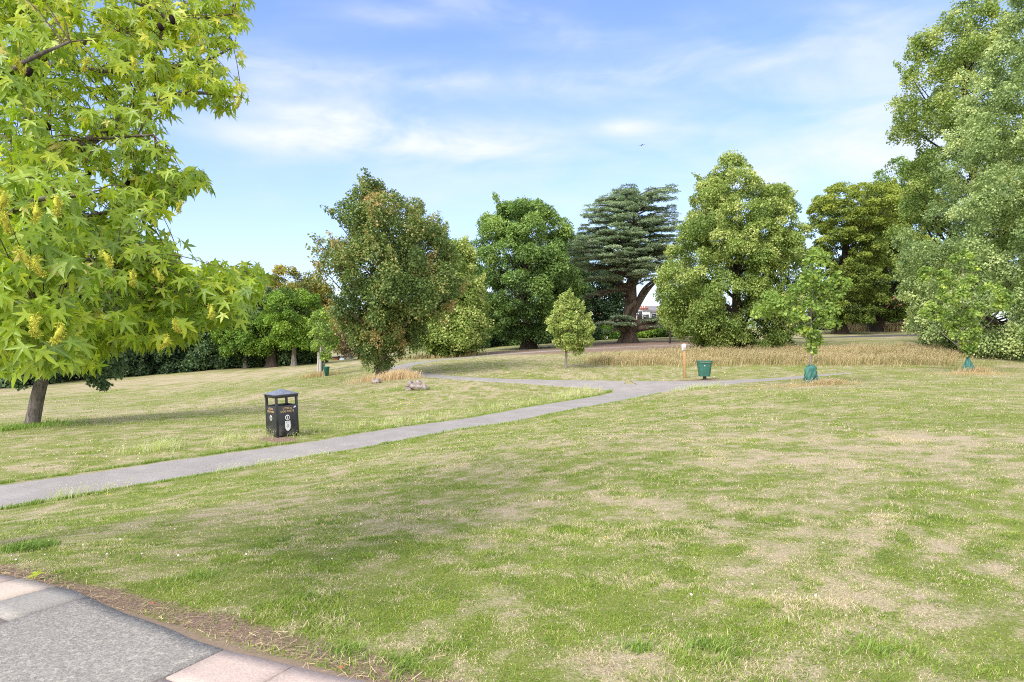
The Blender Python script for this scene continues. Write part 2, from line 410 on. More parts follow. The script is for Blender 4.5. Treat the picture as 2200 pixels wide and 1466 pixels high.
micro = microf(X, Yg)
nx, ny = len(gx), len(gy)
ii = (np.arange(ny - 1)[:, None] * nx + np.arange(nx - 1)[None]).ravel()
GF = np.stack([ii, ii + 1, ii + nx + 1, ii + nx], -1)
pm, t, b, o = principled("park_grass_ground", .95, .08)
pos = t.new('ShaderNodeNewGeometry').outputs['Position']
n1 = t.noise(pos, .8, 6, .6); n2 = t.noise(pos, 9, 5, .7); n3 = t.noise(pos, 55, 4, .75); n4 = t.noise(pos, 3.1, 4, .6); n5 = t.noise(pos, 24, 4, .7)
mpz = t.new('ShaderNodeMapping'); t.l.new(pos, mpz.inputs[0]); mpz.inputs['Scale'].default_value = (1, 1.6, 1)
d_ = t.math('ADD', attr(t, 'dry'), t.math('MULTIPLY', t.math('SUBTRACT', n2, .5), 1.4))
d_ = t.math('ADD', d_, t.math('MULTIPLY', t.math('SUBTRACT', n3, .5), .9))
d_ = t.math('ADD', d_, t.math('MULTIPLY', t.math('SUBTRACT', n4, .5), .5)); d_ = t.math('ADD', d_, t.math('MULTIPLY', t.math('SUBTRACT', n5, .5), 1.3))
green = t.mix(t.sstep(n1, .35, .65), (.17, .215, .038, 1), (.225, .255, .06, 1))
c = t.mix(t.sstep(d_, -.25, .85), green, (.475, .38, .27, 1))
c = t.mix(t.math('MULTIPLY', t.sstep(n3, .60, .32), .6), c, (.13, .125, .055, 1))
c = t.mix(t.math('MULTIPLY', t.sstep(n3, .55, .75), .35), c, (.42, .40, .22, 1))
sf = t.sstep(t.math('ADD', attr(t, 'soil'), t.math('MULTIPLY', t.math('SUBTRACT', n2, .5), .8)), .25, .6)
soilc = t.ramp(n3, [(.35, (.13, .085, .06)), (.55, (.27, .19, .145)), (.7, (.38, .30, .22))])
c = t.mix(sf, c, soilc)
t.l.new(c, b.inputs['Base Color'])
bp = t.new('ShaderNodeBump'); bp.inputs['Strength'].default_value = .6; bp.inputs['Distance'].default_value = .04
t.l.new(t.math('ADD', n3, n2), bp.inputs['Height']); t.l.new(bp.outputs[0], b.inputs['Normal'])
gm = make_mesh("ground", np.c_[X.ravel(), Yg.ravel(), (Z + micro).ravel()], GF, smooth=True, attrs={'dry': dry.ravel(), 'soil': soil.ravel()})
gm.materials.append(pm)
go = bpy.data.objects.new("ground", gm); COL.objects.link(go); tag(go, "wide sloping park ground under mown grass with dry straw patches", "ground", kind='structure')

# ------------------------------------------------------------------ path sheets
am, t, b, o = principled("worn_tarmac", .92, .12)
g = t.new('ShaderNodeNewGeometry').outputs['Position']
f1 = t.noise(g, 60, 5, .85); f2 = t.noise(g, 1.4, 5, .6); f3 = t.noise(g, 28, 4, .6)
vo = t.new('ShaderNodeTexVoronoi', feature='DISTANCE_TO_EDGE'); vo.inputs['Scale'].default_value = .55
vv = t.new('ShaderNodeMapping'); t.l.new(t.mix(.22, g, t.noise(g, 2.2, 4, .6, col=True)), vo.inputs['Vector'])
c = t.ramp(f1, [(.34, (.145, .132, .122)), (.5, (.265, .243, .228)), (.68, (.44, .405, .385))])
c = t.mix(t.math('MULTIPLY', t.sstep(f2, .4, .65), .35), c, (.38, .35, .33, 1))
c = t.mix(t.math('MULTIPLY', t.sstep(f3, .52, .66), .45), c, (.17, .155, .145, 1))
c = t.mix(t.math('MULTIPLY', t.sstep(vo.outputs[0], .006, .001), .22), c, (.08, .075, .07, 1))
t.l.new(c, b.inputs['Base Color'])
bp = t.new('ShaderNodeBump'); bp.inputs['Strength'].default_value = .35; bp.inputs['Distance'].default_value = .01
t.l.new(f1, bp.inputs['Height']); t.l.new(bp.outputs[0], b.inputs['Normal'])
def path_sheet(a, b_, dz_, name, label, mat=am):
    n_ = 700
    def rs(P): s = np.linspace(0, len(P) - 1, n_); k = np.arange(len(P)); return np.c_[np.interp(s, k, P[:, 0]), np.interp(s, k, P[:, 1])]
    a, b_ = rs(a), rs(b_)
    jit = lambda P, sd_: P + .14 * np.c_[fbm(P[:, 0] * 2.5, P[:, 1] * 2.5, 4, sd_) - .5, fbm(P[:, 0] * 2.5 + 50, P[:, 1] * 2.5, 4, sd_) - .5]
    a, b_ = jit(a, 1), jit(b_, 2)
    m_ = 8
    s = np.linspace(0, 1, m_)[None, :, None]
    P = a[:, None] * (1 - s) + b_[:, None] * s
    z = H(P[..., 0], P[..., 1]) + dz_
    z[:, 0] -= .05; z[:, -1] -= .05
    V = np.c_[P.reshape(-1, 2), z.ravel()]
    ii = (np.arange(n_ - 1)[:, None] * m_ + np.arange(m_ - 1)[None]).ravel()
    me = make_mesh(name, V, np.stack([ii, ii + 1, ii + m_ + 1, ii + m_], -1), smooth=True)
    me.materials.append(mat)
    o_ = bpy.data.objects.new(name, me); COL.objects.link(o_); tag(o_, label, "path", kind='structure')
path_sheet(pA, pB, .030, "path", "grey tarmac path crossing the lawn from left to the junction")
path_sheet(qA, qB, .024, "path", "thin tarmac branch path looping round behind the red tinged maple")
path_sheet(rA, rB, .018, "path", "short tarmac spur fading into grass past the green bin")
path_sheet(xA, xB, .05, "path", "shaded tarmac path under the far dark trees on the right", simple("shade_toned_tarmac", (.10, .092, .088), .9, .1))  # tree shade on this far path is put into its darker tarmac colour

# ------------------------------------------------------------------ pavement slabs
def slab_mat(name, c1, c2, c3, sc_=60, b_=.25, spot=None):
    m, t, b, o = principled(name, .9, .15)
    g = t.new('ShaderNodeNewGeometry').outputs['Position']
    a = t.noise(g, sc_, 5, .7); l = t.noise(g, 3.0, 5, .6)
    c = t.ramp(a, [(.3, c1), (.52, c2), (.72, c3)])
    c = t.mix(t.math('MULTIPLY', t.sstep(l, .45, .7), .3), c, tuple(v * .72 for v in c2) + (1,))
    if spot: c = t.mix(t.math('MULTIPLY', t.sstep(t.noise(g, 34, 6, .8, .6), .50, .62), .7), c, (*spot, 1))
    t.l.new(c, b.inputs['Base Color'])
    bp = t.new('ShaderNodeBump'); bp.inputs['Strength'].default_value = b_; bp.inputs['Distance'].default_value = .008
    t.l.new(a, bp.inputs['Height']); t.l.new(bp.outputs[0], b.inputs['Normal'])
    return m
SL_PINK = slab_mat("pink_concrete", (.36, .28, .245), (.47, .37, .325), (.58, .46, .41), 90)
SL_GREY = slab_mat("grey_concrete", (.21, .195, .18), (.33, .305, .28), (.44, .41, .38), 80)
SL_CREAM = slab_mat("cream_concrete", (.48, .39, .32), (.58, .475, .40), (.67, .56, .48), 70)
SL_TAR = slab_mat("speckled_tarmac", (.13, .12, .11), (.28, .255, .235), (.44, .41, .38), 85, .7, spot=(.46, .43, .37))
SL_SOIL = simple("joint_soil", (.23, .17, .125), .95, .1, scale=30)
pt = thing("pavement", "old paving slabs and speckled tarmac at the bottom left corner", "pavement", (PG[0], PG[1], 0)); pt['e']['kind'] = 'structure'
def slab(u0, u1, v0, v1, mat, name="slab", clip_edge=False, zt=.016):
    nu, nv = max(2, int((u1 - u0) / .08)), max(2, int((v1 - v0) / .1))
    us = np.linspace(u0, u1, nu); rows = []
    for k in range(nv + 1):
        vv_ = v0 + (v1 - v0) * k / nv
        ve = np.full(nu, vv_)
        if clip_edge: ve = v0 + (v1 + pave_edge(us) - .03 - v0) * k / nv
        rows.append(PG + us[:, None] * PU + ve[:, None] * PV)
    P = np.array(rows)
    gap = 0
    z = H(P[..., 0], P[..., 1]) + zt
    top = np.c_[P.reshape(-1, 2), z.ravel()]
    R_, C_ = nv + 1, nu
    ii = (np.arange(R_ - 1)[:, None] * C_ + np.arange(C_ - 1)[None]).ravel()
    Fq = [np.stack([ii, ii + 1, ii + C_ + 1, ii + C_], -1)]
    border = list(range(C_)) + [r * C_ + C_ - 1 for r in range(1, R_)] + [(R_ - 1) * C_ + c_ for c_ in range(C_ - 2, -1, -1)] + [r * C_ for r in range(R_ - 2, 0, -1)]
    low = top[border].copy(); low[:, 2] -= .07; nb = len(border); o_ = len(top)
    Fq.append(np.array([[border[i], o_ + i, o_ + (i + 1) % nb, border[(i + 1) % nb]] for i in range(nb)]))
    MB().add(np.vstack([top, low]), np.concatenate(Fq)).build(name, mat, pt)
g_ = .006
cells = [(-2.2, -1.6, SL_PINK), (-1.6, -1.0, SL_GREY), (-1.0, -.4, SL_PINK), (-.4, .25, SL_PINK), (.25, .62, SL_CREAM), (.62, .98, SL_GREY)]
for u0, u1, m in cells: slab(u0 + g_, u1 - g_, -.42, 0, m, clip_edge=True)
for k, u0 in enumerate(np.arange(-2.2, .98, .53)): slab(u0 + g_, min(u0 + .53, .98) - g_, -1.05, -.432, [SL_GREY, SL_PINK][k % 2])
slab(.99, 2.32, -3.2, 0, SL_TAR, "tarmac_patch", clip_edge=True)
for k, (u0, u1) in enumerate([(2.33, 2.78), (2.78, 3.25), (3.25, 3.75), (3.75, 4.3), (4.3, 4.85), (4.85, 5.4), (5.4, 6.0), (6.0, 6.6)]):
    slab(u0 + g_, u1 - g_, -.42, 0, SL_PINK, clip_edge=True)
for k, u0 in enumerate(np.arange(2.33, 6.5, .6)):
    slab(u0 + g_, u0 + .6 - g_, -1.05, -.432, [SL_PINK, SL_GREY, SL_PINK][k % 3]); slab(u0 + g_, u0 + .6 - g_, -1.7, -1.062, [SL_GREY, SL_PINK][k % 2])
us = np.linspace(-2.4, 6.8, 90); vs = np.linspace(-3.4, .10, 30)
P = PG + us[None, :, None] * PU + vs[:, None, None] * PV
Vb = np.c_[P.reshape(-1, 2), (H(P[..., 0], P[..., 1]) + .007).ravel()]
Vb[-90:, 2] -= .02
ii = (np.arange(29)[:, None] * 90 + np.arange(89)[None]).ravel()
MB().add(Vb, np.stack([ii, ii + 1, ii + 91, ii + 90], -1)).build("joint_soil", SL_SOIL, pt)

# ------------------------------------------------------------------ grass blades
def blades(n_, rlo, rhi, h, wd, power=1.0, side=.80):
    """uniform in plan between two distances inside the field of view and a margin"""
    r = np.sqrt(rng.uniform(rlo ** 2, rhi ** 2, n_)) if power == 1 else rlo * (rhi / rlo) ** rng.random(n_)
    a = rng.uniform(-side, side, n_)
    y = r; x = r * np.tan(a)
    return x, y
def grass_field(n_, rlo, rhi, h, wd, two=True, power=1):
    x, y = blades(n_, rlo, rhi, h, wd, power)
    # clump the points a little
    x = x + .02 * rng.normal(size=n_); y = y + .02 * rng.normal(size=n_)
    dry, soil = fields(x, y)
    u, v = pave_uv(x, y)
    keep = ~on_path(x, y) & ((v > pave_edge(u) + .02) | (u < -2.3) | (u > 7))
    keep &= rng.random(n_) > np.clip(soil * 1.2 - .1, 0, .93)
    keep &= rng.random(n_) > np.clip(dry * .3, 0, .3)
    x, y, dry, soil = x[keep], y[keep], dry[keep], soil[keep]; n_ = len(x)
    z = H(x, y) + microf(x, y) - .004
    tuft = fbm(x * 3.1, y * 3.1, 3, 55)
    big = np.clip((fbm(x * 1.7, y * 1.7, 3, 66) - .58) * 6, 0, 1)
    hh = h * (.35 + 1.1 * tuft ** 1.5 + .9 * big) * rng.uniform(.5, 1.35, n_) * np.clip(1.15 - .6 * dry, .5, 1.2)
    ww = wd * rng.uniform(.7, 1.3, n_)
    a = rng.uniform(0, 2 * math.pi, n_); lean = rng.uniform(.3, 1.5, n_)
    d = np.c_[np.cos(a), np.sin(a)]
    fa = a + rng.normal(size=n_) * .8 + math.pi / 2; s = np.c_[np.cos(fa), np.sin(fa)] * ww[:, None] / 2
    p = np.c_[x, y]
    isdry = rng.random(n_) < np.clip(.22 + dry * .8 + .8 * (fbm(x * 5, y * 5, 2, 61) - .5), .06, .93)
    tint = np.where(isdry, rng.uniform(.66, 1.0, n_), np.clip(.30 + .35 * (fbm(x * .5, y * .5, 3, 15) - .5) + rng.normal(size=n_) * .12 + .5 * (fbm(x * 7, y * 7, 2, 16) - .5), 0, .6))
    hz_ = hh * np.clip(1 - .45 * lean, .3, 1)
    b0 = np.c_[p - s, z]; b1 = np.c_[p + s, z]
    m0 = np.c_[p - s * .75 + d * (hh * lean * .35)[:, None], z + hz_ * .62]; m1 = np.c_[p + s * .75 + d * (hh * lean * .35)[:, None], z + hz_ * .62]
    tp = np.c_[p + d * (hh * lean)[:, None], z + hz_]
    if two:
        V = np.stack([b0, b1, m0, m1, tp], 1).reshape(-1, 3)
        k = np.arange(n_)[:, None] * 5
        Fq = k + np.array([[0, 1, 3, 2]]); Ft = k + np.array([[2, 3, 4]])
        return V, Fq, Ft, np.repeat(tint, 5)
    V = np.stack([b0, b1, tp], 1).reshape(-1, 3)
    k = np.arange(n_)[:, None] * 3
    return V, None, k + np.array([[0, 1, 2]]), np.repeat(tint, 3)
GRASS = leaf_mat("grass_blades", [(0, (.07, .125, .018)), (.3, (.145, .21, .026)), (.55, (.225, .28, .048)), (.66, (.32, .31, .13)), (.8, (.43, .35, .225)), (1, (.53, .45, .33))], .3, .6, (1.1, 1.2, .7), .2)
mb = MB()
for (n_, lo, hi, h, wd, two, pw) in [(390000, 2.6, 6.2, .024, .0038, True, 1), (350000, 6.2, 12, .028, .0070, False, 1), (280000, 12, 24, .032, .015, False, 1), (130000, 24, 48, .04, .035, False, 1)]:
    V, Fq, Ft, T = grass_field(n_, lo, hi, h, wd, two, pw)
    k = mb.n
    mb.V.append(V); mb.T.append(T); mb.n += len(V)
    if Fq is not None: mb.Fq.append(Fq + k)
    mb.Ft.append(Ft + k)
tag(mb.build("grass", GRASS), "mown lawn grass blades mixed green and straw coloured", "grass", kind='stuff')

def tall_grass(xy, n_per, h, wd, t_lo, t_hi, spread, lean=.5, head=0.0, hw=2.2):
    """upright stems round points; head>0 adds a seed head"""
    xy = np.repeat(np.asarray(xy), n_per, 0); n_ = len(xy)
    xy = xy + rng.normal(size=(n_, 2)) * spread
    k_ = ~on_path(xy[:, 0], xy[:, 1]) if spread < 2 else np.ones(n_, bool)
    xy = xy[k_]; n_ = len(xy)
    z = H(xy[:, 0], xy[:, 1]) - .01
    hh = h * rng.uniform(.45, 1.15, n_) * (.25 + 1.5 * fbm(xy[:, 0] * .9, xy[:, 1] * .9, 3, 4)); a = rng.normal(size=n_) * .9 + .3; ln = rng.uniform(.1, lean, n_)
    d = np.c_[np.cos(a), np.sin(a)]
    fa = rng.uniform(0, 6.28, n_); s = np.c_[np.cos(fa), np.sin(fa)] * (wd * rng.uniform(.6, 1.4, n_))[:, None] / 2
    tint = np.clip(rng.uniform(t_lo, t_hi, n_) + .25 * (fbm(xy[:, 0] * .35, xy[:, 1] * .35, 3, 44) - .5), 0, 1)
    b0 = np.c_[xy - s, z]; b1 = np.c_[xy + s, z]
    m0 = np.c_[xy - s * .8 + d * (hh * ln * .35)[:, None], z + hh * .6]; m1 = np.c_[xy + s * .8 + d * (hh * ln * .35)[:, None], z + hh * .6]
    top = np.c_[xy + d * (hh * ln)[:, None], z + hh * (1 - .3 * ln)]
    V = np.stack([b0, b1, m0, m1, top], 1).reshape(-1, 3); k = np.arange(n_)[:, None] * 5
    out = [(V, k + np.array([[0, 1, 3, 2]]), k + np.array([[2, 3, 4]]), np.repeat(tint, 5))]
    if head:
        m = rng.random(n_) < head
        tp = top[m]; dm = norm(np.c_[d[m] * .7, np.full(m.sum(), .8)])
        hv = [(0, -.3, 0), (-.5, .3, 0), (0, 1, 0), (.5, .3, 0), (0, .3, .5), (0, .3, -.5)]
        Vh, Fh = scatter(np.array(hv) * [hw * .1, 1, hw * .1], [(0, 1, 4), (1, 2, 4), (2, 3, 4), (3, 0, 4), (0, 5, 1), (1, 5, 2), (2, 5, 3), (3, 5, 0)], tp, dm, sph(len(tp)), np.full(len(tp), h * .16) * rng.uniform(.7, 1.3, len(tp)))
        out.append((Vh, None, Fh, np.full(len(Vh), t_hi)))
    return out
def build_grass(name, lists, mat, label, cat="grass"):
    mb = MB()
    for V, Fq, Ft, T in lists:
        if len(V) == 0: continue
        k = mb.n; mb.V.append(V); mb.T.append(T); mb.n += len(V)
        if Fq is not None: mb.Fq.append(Fq + k)
        if Ft is not None: mb.Ft.append(Ft + k)
    return tag(mb.build(name, mat), label, cat, kind='stuff')
STRAW = leaf_mat("dry_meadow_grass", [(0, (.09, .105, .03)), (.35, (.20, .18, .075)), (.6, (.31, .245, .125)), (.85, (.42, .325, .19)), (1, (.54, .44, .29))], .3, .7, (1.1, 1.05, .8), .15)
# the unmown strip
def in_px_region(n_, rows):
    """points in plan below image rows (py, xl, xr); interpolated in plan"""
    A = np.array([np.r_[G(xl, py)[:2], G(xr, py)[:2]] for py, xl, xr in rows])
    t_ = rng.uniform(0, len(rows) - 1, n_); i = np.minimum(t_.astype(int), len(rows) - 2); f = (t_ - i)[:, None]
    R_ = A[i] * (1 - f) + A[i + 1] * f; s = rng.random(n_)[:, None]
    return R_[:, :2] * (1 - s) + R_[:, 2:] * s
strip = in_px_region(9500, [(784, 1290, 2040), (778, 1270, 2030), (770, 1300, 2030), (761, 1420, 2030), (753, 1600, 2010)])
row_ = fbm(strip[:, 0] * .45, strip[:, 1] * .6, 3, 91); strip = strip[(row_ > .40) | (rng.random(len(strip)) < .22)]; far_ = rng.random(len(strip)) < .3; strip[far_] += rng.normal(size=(far_.sum(), 2)) * [1.2, .9]
strip2 = in_px_region(1700, [(769, 2040, 2420), (763, 2060, 2420), (756, 2100, 2420)])
build_grass("meadow_grass", tall_grass(strip, 9, .50, .015, .02, .95, .35, .9, .12) + tall_grass(strip2, 8, .5, .022, .4, .98, .3, .8, .3), STRAW, "tall dry unmown grass strip in front of the big lime trees")
far_strip = in_px_region(1200, [(713, 1800, 1960), (708, 1800, 1960)])
build_grass("meadow_grass", tall_grass(far_strip, 6, 1.0, .06, .5, .9, .3), STRAW, "pale tall grass under the far dark trees")
def ring(px, py, n_, rx_, ry_):
    g = G(px, py); a = rng.uniform(0, 6.28, n_); r = np.minimum(np.abs(rng.normal(size=n_)) * .62, 1.5)
    return np.c_[g[0] + rx_ * r * np.cos(a), g[1] + ry_ * r * np.sin(a)]
build_grass("dry_tuft", tall_grass(ring(840, 816, 520, 1.55, .55), 9, .46, .011, .7, 1.0, .1, .5, .08), STRAW, "straw coloured tall grass round the foot of the red tinged maple")
build_grass("dry_tuft", tall_grass(ring(1775, 827, 220, .9, .35), 7, .34, .010, .4, .9, .1, .8, .3) + tall_grass(ring(1735, 829, 330, 1.9, .4), 5, .15, .010, .35, .8, .12, .9, .3), STRAW, "dry brown grass round the nearer sapling with a green bag")
build_grass("dry_tuft", tall_grass(ring(2100, 803, 160, .8, .3), 7, .36, .013, .4, .85, .1, .7, .2) + tall_grass(ring(2075, 805, 260, 2.0, .5), 5, .18, .012, .35, .8, .12, .9, .2), STRAW, "dry grass round the farther sapling with a green bag")
build_grass("dry_tuft", tall_grass(ring(690, 808, 220, 1.3, .9), 8, .32, .012, .45, .9, .1, .6, .05), STRAW, "brown grass round the staked sapling pair")
build_grass("dry_tuft", tall_grass(ring(950, 768, 300, 4.0, 2.0), 6, .35, .04, .3, .6, .2, .5), STRAW, "rough grass shaded by the pale lime tree beyond the path")
build_grass("dry_tuft", tall_grass(ring(1590, 757, 260, 5.5, 1.5), 6, .6, .03, .4, .8, .3, .5), STRAW, "rough dry stems under the skirt of the big lime")
LUSH = leaf_mat("lush_grass", [(0, (.06, .11, .02)), (.5, (.13, .21, .035)), (1, (.28, .33, .09))], .3, .5, (1.1, 1.2, .7), .25)
build_grass("long_grass", tall_grass(ring(65, 917, 260, 1.3, .9), 8, .22, .012, .2, .8, .1, .9) + tall_grass(ring(10, 925, 120, .9, .6), 8, .16, .012, .2, .8, .1, .9), LUSH, "long green grass round the foot of the leaning trunk")
build_grass("long_grass", tall_grass(ring(880, 838, 130, 1.3, .35), 8, .16, .012, .2, .9, .08, .9), LUSH, "green grass growing round the weathered log")
wd_ = [tall_grass(ring(60, 1180, 60, .28, .22), 14, .075, .007, .1, .7, .05, 1.4)]
for (px, py, r_) in [(1520, 1395, .22), (860, 1440, .2), (1370, 1395, .1), (430, 1240, .25), (1900, 1400, .3), (740, 1400, .12)]:
    wd_.append(tall_grass(ring(px, py, 34, r_, r_ * .8), 9, .058, .0045, .2, .9, .03, 1.3))
build_grass("grass_tufts", sum(wd_, []), LUSH, "darker lush tufts in the near lawn")
# wall barley and pale seed heads along the path edges
pts = []
def edge_pts(E, i0, i1, n_, off, sp):
    s = rng.uniform(i0, i1, n_) * (len(E) - 1); k = np.arange(len(E))
    p = np.c_[np.interp(s, k, E[:, 0]), np.interp(s, k, E[:, 1])]
    return p + off + rng.normal(size=p.shape) * sp
pts.append(edge_pts(pA, .28, .46, 90, np.array([-.5, .9]), .25)); pts.append(edge_pts(pA, .46, .75, 220, np.array([-.3, .9]), .35)); pts.append(edge_pts(pA, .75, .93, 260, np.array([-.6, .9]), .45))
pts.append(edge_pts(pB, .12, .2, 30, np.array([.05, -.08]), .08)); pts.append(edge_pts(pB, .26, .36, 40, np.array([.05, -.08]), .08)); pts.append(edge_pts(pB, .8, .97, 100, np.array([.1, -.2]), .15))
pts.append(ring(340, 968, 60, .75, .5))
BARLEY = leaf_mat("wall_barley", [(0, (.16, .22, .05)), (.5, (.34, .38, .12)), (1, (.66, .64, .38))], .35, .7, (1.1, 1.1, .8), .15)
build_grass("barley_grass", tall_grass(np.vstack(pts), 7, .20, .007, .3, .9, .06, .7, .6, 3.0), BARLEY, "pale seeding wall barley along the path edge")
eg = []
for E_, o1, o2, nn in ((pA, .03, .97, 2600), (pB, .05, .97, 2200), (qA, .05, .6, 700), (qB, .05, .6, 700)):
    eg.append(edge_pts(E_, o1, o2, nn, 0, .07))
build_grass("edge_grass", tall_grass(np.vstack(eg), 5, .085, .010, .2, 1.0, .04, 1.2), LUSH, "ragged fringe of grass creeping over the path edges")
# straw litter and dry stems beside the pavement
u = rng.uniform(-2, 6, 1700); v = -.01 + np.abs(rng.normal(size=1700)) * .12
xy = PG + u[:, None] * PU + v[:, None] * PV
n_ = len(xy); aa = rng.uniform(0, 6.28, n_)
Vs, Fs = scatter([(-.5, 0, 0), (.5, 0, 0), (.5, 1, 0), (-.5, 1, 0)] * np.array([[.045, 1, 1]]), [(0, 1, 2, 3)], np.c_[xy, H(xy[:, 0], xy[:, 1]) + rng.uniform(.004, .03, n_)], np.c_[np.cos(aa), np.sin(aa), rng.normal(size=n_) * .18], np.tile([0, 0, 1.0], (n_, 1)) + .3 * rng.normal(size=(n_, 3)), rng.uniform(.025, .07, n_))
tag(MB().add(Vs, Fs, np.repeat(rng.uniform(.5, 1, n_), 4)).build("straw_litter", STRAW), "dead straw lying along the pavement edge", "straw", kind='stuff')
# daisies and small yellow flowers
WHITE = simple("white_petals", (.78, .78, .76), .7, .2, var=.05); YEL = simple("yellow_petals", (.72, .55, .04), .7, .2)
def dots(name, n_, mat, size, regions, label):
    P = []
    for (px, py, wx, wy, m_) in regions:
        for _ in range(m_): P.append(G(px + rng.uniform(-wx, wx), py + rng.uniform(-wy, wy)))
    P = np.array(P); P = P[~on_path(P[:, 0], P[:, 1])]
    hexv = [(math.cos(k * math.pi / 3), math.sin(k * math.pi / 3), 0) for k in range(6)] + [(0, 0, .35)]
    nr = norm(np.c_[rng.normal(size=(len(P), 2)) * .35 - [0, .25], np.ones(len(P))])
    P[:, 2] += rng.uniform(.03, .05, len(P))
    V, F_ = scatter(hexv, [(k, (k + 1) % 6, 6) for k in range(6)], P, sph(len(P)), nr, size * rng.uniform(.6, 1.2, len(P)) * (1 + P[:, 1] * .05))
    tag(MB().add(V, F_).build(name, mat), label, "flowers", kind='stuff')
dots("daisies", 0, WHITE, .006, [(500, 1170, 400, 60, 22), (300, 980, 300, 25, 30), (900, 900, 300, 30, 18), (1500, 1200, 600, 150, 14), (80, 1215, 90, 12, 7), (1000, 1000, 500, 60, 16), (1400, 806, 250, 8, 25)], "tiny white daisies dotted in the lawn")
dots("yellow_flowers", 0, YEL, .008, [(200, 1068, 60, 8, 12), (200, 985, 60, 12, 14), (880, 870, 30, 12, 30), (1650, 830, 130, 6, 22), (850, 1150, 500, 60, 5)], "tiny yellow wildflowers dotted in the lawn")

# ------------------------------------------------------------------ broadleaf trees
def interp_profile(profile, Y):
    A = np.array([(EYE - (py - CY) / F * Y, ((xl + xr) / 2 - CX) / F * Y, (xr - xl) / 2 / F * Y) for py, xl, xr in profile])
    A = A[np.argsort(A[:, 0])]
    return A
def foliage(A, Y, n_cl, n_leaf, rc, leaf, depth=1.0, droop=.4, core=.4, seed=1, tv=LEAF_V, tf=LEAF_F, ttop=.0, tvar=.18, flat=.75, spikes=0, spike_len=1.0, tintbase=.5, upn=.5, lvar=.10):
    """clumps of single leaves filling a crown of profile A"""
    zs = np.linspace(A[0, 0], A[-1, 0], 60); rx = np.interp(zs, A[:, 0], A[:, 2]); cx = np.interp(zs, A[:, 0], A[:, 1])
    wgt = rx + .15 * rx.max(); wgt /= wgt.sum()
    z = rng.choice(zs, n_cl, p=wgt) + rng.uniform(-.5, .5, n_cl) * (zs[1] - zs[0])
    th = rng.uniform(0, 2 * math.pi, n_cl)
    rho = 1 - (1 - core) * rng.random(n_cl) ** 1.7
    rcl = rc * rng.uniform(.55, 1.35, n_cl)
    lump = .93 + .24 * fbm(np.cos(th) * 1.6 + 5 + seed * 7, z / A[-1, 2].clip(1) * .35 + np.sin(th) * 1.6, 2, seed)
    R_ = np.maximum(np.interp(z, zs, rx) * lump - .42 * rcl, .04 * rx.max()) * rho
    C = np.c_[np.interp(z, zs, cx) + R_ * np.cos(th), Y + depth * R_ * np.sin(th), z]
    ctint = rng.normal(size=n_cl) * tvar
    spikes = spikes or n_cl // 7; spike_len = spike_len if spikes != n_cl // 7 else rc * .8
    if spikes:
        # narrow shoots that poke out of the outline
        k = rng.choice(n_cl, spikes); o_ = norm(np.c_[np.cos(th[k]), np.sin(th[k]), rng.uniform(.4, 1.8, spikes)])
        for j in range(4):
            C = np.vstack([C, C[k] + o_ * (rc * .6 + spike_len * (j + 1) / 4)[..., None] if np.ndim(rc) else C[k] + o_ * (rc * .6 + spike_len * (j + 1) / 4)])
            rcl = np.r_[rcl, np.full(spikes, rc * (.42 - .08 * j))]; th = np.r_[th, th[k]]; ctint = np.r_[ctint, ctint[k] + .12]
    w_ = rcl ** 2; w_ /= w_.sum()
    ci = rng.choice(len(C), n_leaf, p=w_)
    out = np.c_[np.cos(th[ci]), np.sin(th[ci]), np.full(n_leaf, .35)]
    g = norm(sph(n_leaf) + .55 * out + [0, 0, .25])
    g = g * np.array([1, 1, flat])
    rr = rcl[ci] * (1 - .5 * rng.random(n_leaf) ** 1.5)
    # sub-sprays inside a clump so it breaks up into sprigs
    q = g * 3.2 + C[ci] * 1.7
    sub = fbm(q[:, 0] + q[:, 2] * .7, q[:, 1] - q[:, 2] * .6, 2, seed + 3)
    rr = rr * (.62 + .75 * sub)
    P = C[ci] + g * rr[:, None]
    P[:, 2] -= droop * .25 * np.maximum(0, np.hypot(P[:, 0] - C[ci, 0], P[:, 1] - C[ci, 1]) - .4 * rcl[ci])
    nr = norm(g * .6 + [0, 0, upn] + .55 * rng.normal(size=(n_leaf, 3)))
    al = norm(g * .5 + rng.normal(size=(n_leaf, 3)) * .6 + [0, 0, -droop])
    V, Fc = scatter(tv, tf, P, al, nr, leaf * rng.uniform(.65, 1.3, n_leaf))
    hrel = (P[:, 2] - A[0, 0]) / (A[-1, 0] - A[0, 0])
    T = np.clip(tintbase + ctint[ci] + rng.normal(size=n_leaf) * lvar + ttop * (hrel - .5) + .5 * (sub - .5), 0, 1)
    return V, Fc, np.repeat(T, len(tv)), C, rcl
